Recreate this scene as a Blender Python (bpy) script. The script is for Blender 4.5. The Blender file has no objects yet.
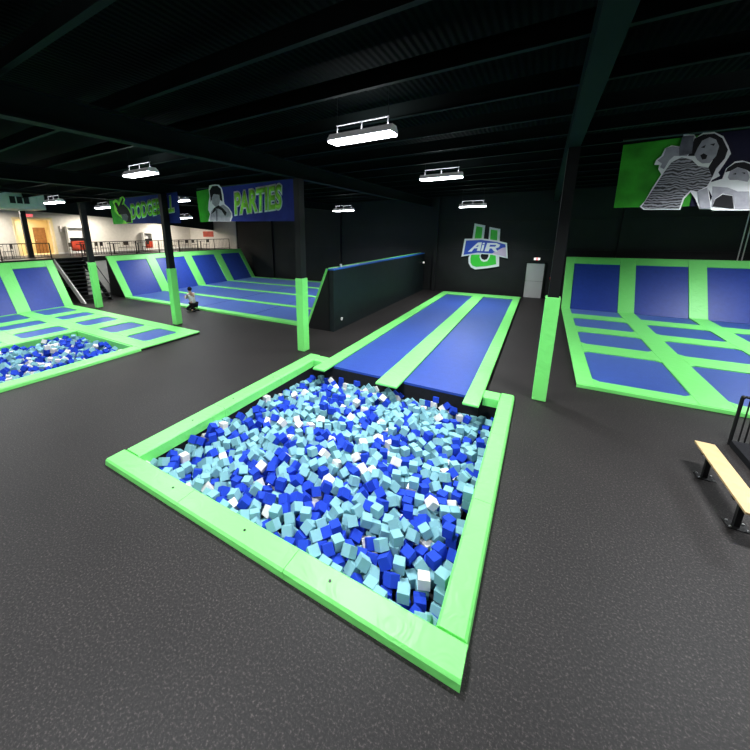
import bpy, bmesh, math, random
from mathutils import Vector, Matrix, Quaternion
random.seed(7)
sc = bpy.context.scene
COL = sc.collection

# ---------------------------------------------------------------- camera
cam_d = bpy.data.cameras.new('camera')
cam = bpy.data.objects.new('camera', cam_d)
COL.objects.link(cam)
rt = Vector((0.8562948962, 0.5164100318, -0.0089291520))
up = Vector((-0.1136591771, 0.2052741772, 0.9720823543))
fw = Vector((-0.5038260039, 0.8313742786, -0.2344699695))
M = Matrix((rt, up, -fw)).transposed().to_4x4()
M.translation = Vector((0, 0, 3.83))
cam.matrix_world = M
cam_d.sensor_width = 36
cam_d.lens = 340.842 * 36 / 750
cam_d.shift_x = (375 - 334.0995) / 750
cam_d.shift_y = (315.3278 - 375) / 750
cam_d.clip_start = 0.05
cam_d.clip_end = 200
sc.camera = cam

# ---------------------------------------------------------------- world, exposure, lamp strengths
w = bpy.data.worlds.new('world'); sc.world = w; w.use_nodes = True
w.node_tree.nodes['Background'].inputs[0].default_value = (0.6, 0.8, 1.0, 1)
w.node_tree.nodes['Background'].inputs[1].default_value = 0.006
sc.view_settings.view_transform = 'Standard'
sc.view_settings.look = 'None'
sc.view_settings.gamma = 1
sc.view_settings.use_curve_mapping = False
sc.view_settings.exposure = 0.0
LAMP_W = 380.0          # each hall lamp
LAMP_FACE = 30.0        # its glowing diffuser
SPREAD = 140            # beam angle of the hall lamps
ROOM_W = 235.0          # warm lamps of the upstairs room
# hall lamps (x, y, z, watt factor)
LAMPS = [(-3.04, 6.03, 5.5, 1.0), (-2.95, 11.3, 5.45, .85), (-3.3, 19.0, 5.08, .8), (-10.2, 18.0, 5.1, .8),
         (-10.0, 6.0, 5.5, .8), (-16.2, 11.6, 5.5, .6), (-18.6, 7.1, 5.25, .45), (-20.9, 10.2, 5.3, .3), (-21.7, 15.8, 4.95, .5),
         (-3.3, 0.4, 5.5, .7), (3.3, 6.4, 5.5, 1.0), (3.4, 0.4, 5.5, .3), (-10, 0.2, 5.5, .6), (-16.6, 3.0, 5.4, .8),
         (8.0, 12.5, 5.4, 1.1), (7.5, 17.5, 5.1, .6), (-22.3, 3.4, 5.7, .25)]  # last lamp is an unseen extra, added to brighten the air unit

# ---------------------------------------------------------------- materials
def nt(name):
    m = bpy.data.materials.new(name); m.use_nodes = True
    n = m.node_tree.nodes; l = m.node_tree.links
    return m, n, l, n['Principled BSDF']
def mat(name, col, rough=.5, spec=.5, metal=0, vary=0, vscale=5, bump=0, bscale=40, emit=0, coat=0):
    m, n, l, b = nt(name)
    b.inputs['Base Color'].default_value = (*col, 1)
    b.inputs['Roughness'].default_value = rough
    b.inputs['Specular IOR Level'].default_value = spec
    b.inputs['Metallic'].default_value = metal
    b.inputs['Coat Weight'].default_value = coat
    if emit:
        b.inputs['Emission Color'].default_value = (*col, 1); b.inputs['Emission Strength'].default_value = emit
    g = n.new('ShaderNodeNewGeometry')
    if vary:
        t = n.new('ShaderNodeTexNoise'); t.inputs['Scale'].default_value = vscale; t.inputs['Detail'].default_value = 4
        l.new(g.outputs['Position'], t.inputs['Vector'])
        r = n.new('ShaderNodeMapRange'); r.inputs['From Min'].default_value = .3; r.inputs['From Max'].default_value = .7
        r.inputs['To Min'].default_value = 1 - vary; r.inputs['To Max'].default_value = 1 + vary
        l.new(t.outputs['Fac'], r.inputs['Value'])
        x = n.new('ShaderNodeVectorMath'); x.operation = 'SCALE'; x.inputs[0].default_value = col
        l.new(r.outputs['Result'], x.inputs['Scale']); l.new(x.outputs[0], b.inputs['Base Color'])
    if bump:
        t = n.new('ShaderNodeTexNoise'); t.inputs['Scale'].default_value = bscale; t.inputs['Detail'].default_value = 3
        l.new(g.outputs['Position'], t.inputs['Vector'])
        bp = n.new('ShaderNodeBump'); bp.inputs['Strength'].default_value = bump; bp.inputs['Distance'].default_value = .01
        l.new(t.outputs['Fac'], bp.inputs['Height']); l.new(bp.outputs[0], b.inputs['Normal'])
    return m
def rubber_floor():
    m, n, l, b = nt('rubber_floor')
    g = n.new('ShaderNodeNewGeometry')
    t = n.new('ShaderNodeTexNoise'); t.inputs['Scale'].default_value = 42; t.inputs['Detail'].default_value = 3; t.inputs['Roughness'].default_value = .8
    l.new(g.outputs['Position'], t.inputs['Vector'])
    r = n.new('ShaderNodeValToRGB')
    e = r.color_ramp.elements
    e[0].position = .40; e[0].color = (.0075, .0064, .0060, 1)
    e[1].position = .74; e[1].color = (.105, .087, .080, 1)
    k = e.new(.56); k.color = (.0165, .0142, .0136, 1)
    l.new(t.outputs['Fac'], r.inputs['Fac'])
    t2 = n.new('ShaderNodeTexNoise'); t2.inputs['Scale'].default_value = .9; t2.inputs['Detail'].default_value = 3
    l.new(g.outputs['Position'], t2.inputs['Vector'])
    mr = n.new('ShaderNodeMapRange'); mr.inputs['From Min'].default_value = .3; mr.inputs['From Max'].default_value = .7
    mr.inputs['To Min'].default_value = .88; mr.inputs['To Max'].default_value = 1.12
    l.new(t2.outputs['Fac'], mr.inputs['Value'])
    x = n.new('ShaderNodeVectorMath'); x.operation = 'SCALE'
    l.new(r.outputs['Color'], x.inputs[0]); l.new(mr.outputs['Result'], x.inputs['Scale'])
    l.new(x.outputs[0], b.inputs['Base Color'])
    b.inputs['Roughness'].default_value = .6
    b.inputs['Specular IOR Level'].default_value = .28
    bp = n.new('ShaderNodeBump'); bp.inputs['Strength'].default_value = .35; bp.inputs['Distance'].default_value = .004
    l.new(t.outputs['Fac'], bp.inputs['Height']); l.new(bp.outputs[0], b.inputs['Normal'])
    return m
def vinyl(name, col, rough=.44):
    m, n, l, b = nt(name)
    g = n.new('ShaderNodeNewGeometry')
    b.inputs['Base Color'].default_value = (*col, 1)
    b.inputs['Roughness'].default_value = rough
    b.inputs['Specular IOR Level'].default_value = .45
    t = n.new('ShaderNodeTexNoise'); t.inputs['Scale'].default_value = 3.2; t.inputs['Detail'].default_value = 2; t.inputs['Distortion'].default_value = 1.2
    l.new(g.outputs['Position'], t.inputs['Vector'])
    bp = n.new('ShaderNodeBump'); bp.inputs['Strength'].default_value = .35; bp.inputs['Distance'].default_value = .05
    l.new(t.outputs['Fac'], bp.inputs['Height']); l.new(bp.outputs[0], b.inputs['Normal'])
    return m
def bed_mat(name, col, s=.06):
    m, n, l, b = nt(name)
    g = n.new('ShaderNodeNewGeometry')
    t = n.new('ShaderNodeTexNoise'); t.inputs['Scale'].default_value = 6; t.inputs['Detail'].default_value = 8; t.inputs['Roughness'].default_value = .7
    l.new(g.outputs['Position'], t.inputs['Vector'])
    mr = n.new('ShaderNodeMapRange'); mr.inputs['From Min'].default_value = .25; mr.inputs['From Max'].default_value = .75
    mr.inputs['To Min'].default_value = .82; mr.inputs['To Max'].default_value = 1.18
    l.new(t.outputs['Fac'], mr.inputs['Value'])
    x = n.new('ShaderNodeVectorMath'); x.operation = 'SCALE'; x.inputs[0].default_value = col
    l.new(mr.outputs['Result'], x.inputs['Scale']); l.new(x.outputs[0], b.inputs['Base Color'])
    b.inputs['Roughness'].default_value = .45
    b.inputs['Specular IOR Level'].default_value = .35
    b.inputs['Sheen Weight'].default_value = s
    b.inputs['Sheen Tint'].default_value = (.34, .55, 1, 1)
    b.inputs['Sheen Roughness'].default_value = .4
    w_ = n.new('ShaderNodeTexNoise'); w_.inputs['Scale'].default_value = 160
    l.new(g.outputs['Position'], w_.inputs['Vector'])
    bp = n.new('ShaderNodeBump'); bp.inputs['Strength'].default_value = .3; bp.inputs['Distance'].default_value = .002
    l.new(w_.outputs['Fac'], bp.inputs['Height']); l.new(bp.outputs[0], b.inputs['Normal'])
    return m
def shirt_mat():
    m, n, l, b = nt('striped_print')
    g = n.new('ShaderNodeNewGeometry')
    t = n.new('ShaderNodeTexWave'); t.inputs['Scale'].default_value = 7; t.inputs['Distortion'].default_value = 9; t.inputs['Detail'].default_value = 2; t.bands_direction = 'Z'
    l.new(g.outputs['Position'], t.inputs['Vector'])
    r = n.new('ShaderNodeValToRGB'); e = r.color_ramp.elements
    e[0].color = (.012, .012, .015, 1); e[1].color = (.30, .30, .34, 1); e[0].position = .2; e[1].position = .8
    l.new(t.outputs['Fac'], r.inputs['Fac']); l.new(r.outputs['Color'], b.inputs['Base Color'])
    b.inputs['Roughness'].default_value = .6
    return m
def ceil_mat():
    m, n, l, b = nt('black_corrugated_deck')
    g = n.new('ShaderNodeNewGeometry')
    b.inputs['Base Color'].default_value = (.002, .0032, .0032, 1); b.inputs['Roughness'].default_value = .9; b.inputs['Specular IOR Level'].default_value = .05
    t = n.new('ShaderNodeTexWave'); t.inputs['Scale'].default_value = 3; t.bands_direction = 'X'
    l.new(g.outputs['Position'], t.inputs['Vector'])
    bp = n.new('ShaderNodeBump'); bp.inputs['Strength'].default_value = .6; bp.inputs['Distance'].default_value = .04
    l.new(t.outputs['Fac'], bp.inputs['Height']); l.new(bp.outputs[0], b.inputs['Normal'])
    return m
RUB = rubber_floor()
GREEN = vinyl('green_vinyl', (.19, .74, .17))
BLUE = bed_mat('blue_jump_mesh', (.014, .044, .29), .9)
BLUEV = vinyl('blue_vinyl', (.02, .12, .5))
BLACK = mat('black_powder_coat', (.0045, .0045, .005), .45, .4)
BLKWALL = mat('black_wall_paint', (.0042, .0046, .0052), .62, .4, vary=.3, vscale=1.5, bump=.2, bscale=6)
BOXW = mat('dark_teal_board', (.0045, .009, .010), .5, .4, vary=.3, vscale=3)
NET = mat('black_net', (.008, .008, .010), .8, .2, vary=.3, vscale=30)
CEIL = ceil_mat()
PURL = mat('dark_green_grey_steel', (.006, .0095, .0092), .7, .1, vary=.2, vscale=2)
WHITEW = mat('off_white_wall_paint', (.66, .63, .58), .8, .2, vary=.05)
YELW = mat('pale_yellow_paint', (.84, .70, .40), .7, .2)
DOORW = mat('white_door_paint', (.50, .50, .49), .5)
WHT = mat('white_plastic', (.75, .75, .73), .4)
HV = mat('pale_grey_sheet_metal', (.86, .80, .79), .45, .4, vary=.1, vscale=3)
WOOD = mat('brown_wood', (.30, .14, .05), .5, vary=.2, vscale=6)
TAN = mat('light_pine_plank', (.50, .35, .175), .45, vary=.1, vscale=9)
RED = mat('dark_red_panel', (.42, .045, .02), .4, vary=.3, vscale=3)
REDS = mat('red_plastic', (.7, .03, .03), .4)
CHR = mat('bright_bolt_steel', (.5, .5, .5), .3, metal=1)
LHOUS = mat('white_lamp_housing', (.8, .8, .82), .4, emit=.10)
BRK = mat('grey_bracket_steel', (.16, .16, .17), .5)
LEM = mat('lamp_diffuser', (.93, .96, 1.0), .5, emit=LAMP_FACE)
LOFF = mat('exit_sign_face', (1, .12, .14), .5, emit=1.6)
EML = mat('emergency_light_lens', (1, .95, .9), .5, emit=1.2)
F_LB = mat('light_blue_foam', (.20, .41, .46), .85, .15, bump=.3, bscale=90)
F_BL = mat('royal_blue_foam', (.014, .05, .46), .85, .15, bump=.3, bscale=90)
F_WH = mat('white_foam', (.66, .65, .62), .85, .15, bump=.3, bscale=90)
BGREEN = mat('green_banner_print', (.035, .34, .02), .6, .2, vary=.3, vscale=2.5, bump=.9, bscale=4)
BBLUE = mat('blue_banner_print', (.026, .038, .26), .6, .15, vary=.2, vscale=2.5, bump=.9, bscale=4)
BNAVY = mat('navy_banner_print', (.0025, .003, .022), .6, .15, vary=.2, vscale=2.5, bump=.9, bscale=4)
LETG = mat('lime_letter_print', (.34, .80, .08), .6, .2, vary=.45, vscale=3.5)
PWH = mat('white_print', (.85, .87, .88), .6, .2)
PLG = mat('light_grey_print', (.34, .34, .38), .6, .2, vary=.2, vscale=8)
PMG = mat('mid_grey_print', (.13, .13, .16), .6, .2, vary=.3, vscale=8)
PDG = mat('dark_print', (.004, .004, .006), .6, .2, vary=.3, vscale=8)
SHP = shirt_mat()
SGREEN = mat('green_sign_face', (.05, .60, .05), .35)
SBLUE = mat('blue_sign_face', (.03, .08, .50), .35)
SGLARE = mat('painted_sign_glare', (.62, .50, .66), .35)  # glare on the sign's blue panel, put into the colour
SWH = mat('white_sign_edge', (.80, .84, .84), .4)
SKIN = mat('skin', (.55, .32, .23), .55)
CLW = mat('white_cotton', (.75, .74, .72), .8, .1)
CLB = mat('black_cotton', (.012, .012, .014), .8, .1)

# ---------------------------------------------------------------- helpers
def link(name, bm, m, parent=None, smooth=False):
    me = bpy.data.meshes.new(name)
    bm.normal_update(); bm.to_mesh(me); bm.free()
    for k in (m if isinstance(m, (list, tuple)) else [m]): me.materials.append(k)
    if smooth:
        for p in me.polygons: p.use_smooth = True
    o = bpy.data.objects.new(name, me); COL.objects.link(o)
    if parent is not None:
        o.parent = parent
        o.matrix_parent_inverse = Matrix.Translation(-parent.location) if parent.get('_abs') else Matrix.Identity(4)
    return o
def tag(o, label, cat, group=None):
    o['label'] = label; o['category'] = cat
    if group: o['group'] = group
    return o
def thing(name, label, cat, loc=(0, 0, 0), group=None, absolute=True):
    o = bpy.data.objects.new(name, None); COL.objects.link(o); o.location = loc
    o.empty_display_size = .1
    if absolute: o['_abs'] = 1
    return tag(o, label, cat, group)
def struct(name, bm, m, parent=None):
    o = link(name, bm, m, parent)
    if parent is None: o['kind'] = 'structure'
    return o
def box(bm, x0, x1, y0, y1, z0, z1, bev=0, mi=0, T=None):
    r = bmesh.ops.create_cube(bm, size=1)
    vs = r['verts']
    for v in vs:
        v.co = Vector(((x0 + x1) / 2 + v.co.x * (x1 - x0), (y0 + y1) / 2 + v.co.y * (y1 - y0), (z0 + z1) / 2 + v.co.z * (z1 - z0)))
    fs = list({f for v in vs for f in v.link_faces})
    for f in fs: f.material_index = mi
    if bev:
        es = list({e for v in vs for e in v.link_edges})
        q = bmesh.ops.bevel(bm, geom=es, offset=bev, segments=2, profile=.6, affect='EDGES')
        nv = {v for f in q['faces'] for v in f.verts} | {v for v in vs if v.is_valid}
        for f in q['faces']: f.material_index = mi
        vs = list(nv)
    if T is not None:
        for v in {v for v in vs if v.is_valid}: v.co = T @ v.co
    return bm
def B(*a, **k):
    return box(bmesh.new(), *a, **k)
def cyl(bm, p, q, r, r2=None, seg=12, cap=True):
    p = Vector(p); q = Vector(q); d = q - p
    R = d.to_track_quat('Z', 'Y').to_matrix().to_4x4()
    bmesh.ops.create_cone(bm, cap_ends=cap, segments=seg, radius1=r, radius2=r if r2 is None else r2, depth=d.length,
                          matrix=Matrix.Translation((p + q) / 2) @ R)
    return bm
def prism(pts, plane, a0, a1, bm=None):
    """extrude a polygon: plane 'xz' extrudes along y from a0 to a1, 'yz' along x, 'xy' along z"""
    bm = bm or bmesh.new()
    def P(p, a):
        return (p[0], a, p[1]) if plane == 'xz' else (a, p[0], p[1]) if plane == 'yz' else (p[0], p[1], a)
    A = [bm.verts.new(P(p, a0)) for p in pts]; Bv = [bm.verts.new(P(p, a1)) for p in pts]
    fs = [bm.faces.new(A), bm.faces.new(list(reversed(Bv)))]
    n = len(pts)
    for i in range(n): fs.append(bm.faces.new((A[i], Bv[i], Bv[(i + 1) % n], A[(i + 1) % n])))
    bmesh.ops.recalc_face_normals(bm, faces=fs)
    return bm
def frame(O, u, v):
    u = Vector(u).normalized(); v = Vector(v).normalized(); n = u.cross(v)
    m = Matrix((u, v, n)).transposed().to_4x4(); m.translation = Vector(O)
    return m
def text_mesh(s, size, offset=0, extrude=0, shear=0):
    c = bpy.data.curves.new('t', 'FONT'); c.body = s; c.size = size; c.offset = offset; c.extrude = extrude; c.shear = shear
    c.resolution_u = 4
    o = bpy.data.objects.new('t', c); COL.objects.link(o)
    dg = bpy.context.evaluated_depsgraph_get()
    me = bpy.data.meshes.new_from_object(o.evaluated_get(dg))
    bpy.data.objects.remove(o); bpy.data.curves.remove(c)
    return me

# ================================================================ the shell
XL, XR, YF, YB, ZC = -25.2, 12.5, -8.0, 23.1, 6.3
PIT = (-5.66, -.45, 2.64, 8.06)
PIT2 = (-15.72, -11.73, .9, 5.97)
bm = bmesh.new()
xs = sorted({-34.0, XR, PIT[0], PIT[1], PIT2[0], PIT2[1]}); ys = sorted({YF, YB, PIT[2], PIT[3], PIT2[2], PIT2[3]})
V = {}
def gv(x, y):
    if (x, y) not in V: V[(x, y)] = bm.verts.new((x, y, 0))
    return V[(x, y)]
for i in range(len(xs) - 1):
    for j in range(len(ys) - 1):
        mx = (xs[i] + xs[i + 1]) / 2; my = (ys[j] + ys[j + 1]) / 2
        if any(p[0] < mx < p[1] and p[2] < my < p[3] for p in (PIT, PIT2)): continue
        bm.faces.new((gv(xs[i], ys[j]), gv(xs[i + 1], ys[j]), gv(xs[i + 1], ys[j + 1]), gv(xs[i], ys[j + 1])))
struct('floor', bm, RUB)
struct('ceiling', B(-34, XR, YF, YB + .2, ZC, ZC + .15), CEIL)
bm = B(-34, XR, YB, YB + .2, 0, ZC)
for x in (-20.2, -13.4, -6.1, 3.4, 10.2): box(bm, x - .12, x + .12, YB - .16, YB, 0, ZC)
for z in (2.75, 4.4):
    box(bm, -24, XR, YB - .05, YB, z, z + .06)
struct('wall_back', bm, BLKWALL)
struct('wall_right', B(XR, XR + .2, YF, YB, 0, ZC), BLKWALL)
struct('wall_front', B(-34, XR, YF - .2, YF, 0, ZC), BLKWALL)
# raised floor on the left with its walls
ZD = 2.5
bm = B(-31, XL, YF, 9.05, ZD - .3, ZD); box(bm, -31, XL, 10.6, YB, ZD - .3, ZD); box(bm, -31, XL - .05, 9.05, 10.6, ZD - .3, ZD)
struct('floor_mezzanine', bm, BLACK)
struct('wall_under_mezzanine', B(XL - .2, XL - .05, 10.62, YB, 0, ZD - .3), WHITEW)
bm = B(XL - .2, XL - .05, YF, 9.03, 0, ZD - .3)
struct('wall_under_mezzanine_front', bm, WHITEW)
HDR = [(YF, 5.5), (8.5, 5.36), (13.5, 5.10), (22.6, 4.22), (YB, 4.18), (YB, ZC), (YF, ZC)]
struct('wall_left_header', prism(HDR, 'yz', -27.55, -27.4), BLKWALL)
# white left wall with a tall opening into a yellow room
bm = B(-31.2, -31, YF, 9.35, 0, 5.9); box(bm, -31.2, -31, 11.35, YB, 0, 5.9); box(bm, -31.2, -31, 9.35, 11.35, 4.95, 5.9); box(bm, -31.2, -31, 9.35, 11.35, 0, ZD)
struct('wall_left', bm, WHITEW)
bm = B(-34, -31.2, 9.2, 9.35, ZD, 5.2); box(bm, -34, -31.2, 12.2, 12.35, ZD, 5.2); box(bm, -34, -33.8, 9.35, 12.2, ZD, 5.2)
box(bm, -34, -31.2, 9.2, 12.35, ZD - .1, ZD); box(bm, -34, -31.2, 9.2, 12.35, 5.2, 5.3)
struct('wall_yellow_room', bm, YELW)
bm = B(-31, -30.94, 9.22, 9.36, ZD, 5.08); box(bm, -31, -30.94, 11.34, 11.48, ZD, 5.08); box(bm, -31, -30.94, 9.36, 11.34, 4.95, 5.08)
struct('trim_1', bm, YELW)
d2 = B(-33.76, -33.70, 11.15, 11.9, ZD, 4.45)
o = struct('door_2', d2, WOOD); link('door_handle', cyl(bmesh.new(), (-33.7, 11.23, 3.5), (-33.62, 11.23, 3.5), .03), CHR, o)
# pale end of the back wall up on the mezzanine
struct('wall_back_mezzanine', B(-31, -24.45, YB - .09, YB - .02, ZD, 5.6), WHITEW)
struct('baseboard_left', B(-30.99, -30.96, 11.5, YB - .1, ZD, ZD + .12), WHT)

# white door in the back wall
fr = bmesh.new()
for a in ((-.80, -.73, 0, 2.09), (.17, .24, 0, 2.09), (-.80, .24, 2.02, 2.09)):
    box(fr, a[0], a[1], YB - .1, YB - .01, a[2], a[3])
door = struct('door_1', fr, BLACK)
link('upper_leaf', B(-.73, .17, YB - .07, YB - .02, .99, 2.02, bev=.008), DOORW, door)
link('lower_leaf', B(-.73, .17, YB - .07, YB - .02, .01, .975, bev=.008), DOORW, door)
link('door_handle', cyl(bmesh.new(), (.08, YB - .13, 1.05), (.08, YB - .07, 1.05), .025), CHR, door)
# back wall fittings
t = thing('emergency_light', 'pink and white emergency light just above the white door', 'light', (-.25, YB, 2.3))
link('housing', B(-.42, -.08, YB - .09, YB - .01, 2.2, 2.36, bev=.02), WHT, t)
for x in (-.34, -.16): link('lamp_head', cyl(bmesh.new(), (x, YB - .13, 2.28), (x, YB - .09, 2.28), .06), EML, t)
link('sign_face', B(-.29, -.21, YB - .1, YB - .09, 2.22, 2.34), LOFF, t)
t = thing('wall_light', 'small white wall light on black wall right of the white door', 'light', (.66, YB, 1.84))
link('housing', B(.58, .76, YB - .08, YB - .01, 1.78, 1.90, bev=.02), WHT, t)
link('lens', B(.60, .74, YB - .09, YB - .08, 1.80, 1.88), EML, t)
t = thing('fire_alarm_pull', 'little red fire alarm pull station right of the white door', 'alarm', (.55, YB, 1.2))
link('housing', B(.50, .61, YB - .06, YB - .01, 1.14, 1.28, bev=.01), REDS, t)
link('handle', B(.52, .59, YB - .08, YB - .06, 1.18, 1.21), WHT, t)
t = thing('wall_light', 'small white light high at the far end of the long dark court wall', 'light', (-6.76, 22.65, 1.87))
link('housing', B(-6.775, -6.71, 22.55, 22.75, 1.82, 1.94, bev=.02), WHT, t)
link('lens', B(-6.71, -6.70, 22.58, 22.72, 1.84, 1.92), EML, t)
for k in (0, .14):
    o = link('conduit_pipe', cyl(bmesh.new(), (7.66 + k, YB - .06, 2.2), (7.66 + k, YB - .06, ZC), .022), HV)
    tag(o, 'thin grey metal conduit running up the back wall at far right', 'pipe', 'conduits on the back wall')

# ================================================================ roof steel
GX = (-27.2, -20.35, -13.45, -6.55, .28, 7.2)
names = {-27.2: 'far left over the header', -20.35: 'above the leftmost padded column', -13.45: 'above the second padded column from the left',
         -6.55: 'above the padded column by the foam pit corner', .28: 'above the padded column right of the tumbling lanes', 7.2: 'over the right-hand trampoline court'}
for x in GX[1:]:
    zl = 5.70 if x < -20 else 5.42
    bm = B(x - .11, x + .11, YF, YB, zl, zl + .03); box(bm, x - .11, x + .11, YF, YB, 5.83, 5.86); box(bm, x - .012, x + .012, YF, YB, zl + .03, 5.83)
    tag(link('roof_beam', bm, PURL), 'dark steel roof beam running front to back ' + names[x], 'beam', 'main roof beams')
y = .6
while y < 22.9:
    bm = B(-27.3, XR, y, y + .018, 5.88, 6.12); box(bm, -27.3, XR, y - .08, y, 5.865, 5.88); box(bm, -27.3, XR, y, y + .08, 6.12, 6.135)
    tag(link('roof_purlin', bm, PURL), 'thin dark steel purlin crossing the black ceiling from side to side', 'purlin', 'roof purlins')
    y += 1.5

# ================================================================ columns
def column(x, y, label, pad=True, z0=0):
    t = thing('support_column', label, 'column', (x, y, z0), 'columns in a row across the hall')
    bm = B(x - .10, x + .10, y - .13, y - .115, z0, 5.42); box(bm, x - .10, x + .10, y + .115, y + .13, z0, 5.42); box(bm, x - .008, x + .008, y - .115, y + .115, z0, 5.42)
    box(bm, x - .10, x - .085, y - .115, y + .115, z0, 5.42); box(bm, x + .085, x + .10, y - .115, y + .115, z0, 5.42)
    link('steel_post', bm, BLACK, t)
    if pad:
        link('column_pad', B(x - .14, x + .14, y - .15, y + .15, .012, 2.44, bev=.02), GREEN, t)
        bm = bmesh.new()
        for z in (.45, 1.25, 2.05): box(bm, x + .139, x + .144, y - .10, y + .10, z, z + .04)
        link('pad_strap', bm, GREEN, t)
    return t
column(.30, 8.75, 'black steel column with green pad standing right of the tumbling lanes')
column(-6.54, 8.79, 'black steel column with green pad behind the left far corner of the big foam pit')
column(-13.42, 8.85, 'black steel column with green pad in front of the long dodgeball court, second from left')
column(-20.42, 8.95, 'black steel column with green pad beside the stairs, leftmost padded one')
column(-27.2, 8.65, 'bare black column without padding up on the raised floor', pad=False, z0=2.5)

# ================================================================ big foam pit
x0, x1, y0, y1 = PIT
t = thing('foam_pit', 'large sunken foam pit with thick light green padded border, in the foreground', 'foam pit', (-3.1, 5.35, 0))
def Lpad(bm, along, a0, a1, o, i, zt=.10, skirt=-.13, th=.018):
    """L-shaped padded border running along an axis, o outer edge, i inner edge, flap hanging into the pit"""
    s = 1 if i > o else -1
    prof = [(o, .0), (o + s * .012, zt - .025), (o + s * .04, zt), (i - s * .03, zt), (i, zt - .03), (i, skirt), (i - s * th, skirt), (i - s * th, .012), (o, .0)][:-1]
    if along == 'x': prism(prof, 'yz', a0, a1, bm)
    else: prism(prof, 'xz', a0, a1, bm)
    return bm
IN = (-5.62, -.48, 2.67, 8.03)
OUT = (-6.02, -.18, 2.31, 8.42)
def cuts(a, b, n, gap=.006):
    return [(a + (b - a) * k / n + gap / 2, a + (b - a) * (k + 1) / n - gap / 2) for k in range(n)]
for a, b in cuts(OUT[0], OUT[1], 3):
    link('border_pad', Lpad(bmesh.new(), 'x', a, b, OUT[2], IN[2]), GREEN, t)
for a, b in cuts(IN[2] + .0, OUT[3], 3):
    link('border_pad', Lpad(bmesh.new(), 'y', a, b, OUT[0], IN[0]), GREEN, t)
    link('border_pad', Lpad(bmesh.new(), 'y', a, b, OUT[1], IN[1]), GREEN, t)
link('border_pad', Lpad(bmesh.new(), 'x', IN[0] + .003, -5.235, OUT[3], IN[3]), GREEN, t)
link('border_pad', Lpad(bmesh.new(), 'x', -.815, IN[1] - .003, OUT[3], IN[3]), GREEN, t)
bm = bmesh.new()
box(bm, x0, x1, y0, y0 + .02, -1.1, 0); box(bm, x0, x1, y1 - .02, y1, -1.1, .0); box(bm, x0, x0 + .02, y0, y1, -1.1, 0); box(bm, x1 - .02, x1, y0, y1, -1.1, 0)
struct('wall_pit', bm, NET)
LOWER = .03      # the heap lies lower towards the left side
zb = lambda y: -.41 - .052 * (y - 2.65)
bm = prism([(y0 + .02, -1.1), (y1 - .02, -1.1), (y1 - .02, zb(y1) - .004), (y0 + .02, zb(y0) - .004)], 'yz', x0 + .02, x1 - .02)
for v in bm.verts:
    if v.co.z > -1: v.co.z -= LOWER * (-.46 - v.co.x)
struct('floor_pit', bm, NET)
# small snaps on the border pads
bm = bmesh.new()
for yy in (3.9, 5.0, 6.4): cyl(bm, (-5.80, yy, .1), (-5.80, yy, .106), .018, seg=8)
for xx in (-4.4, -2.9, -1.6): cyl(bm, (xx, 2.50, .1), (xx, 2.50, .106), .018, seg=8)
link('pad_snap', bm, BLACK, t)

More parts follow.
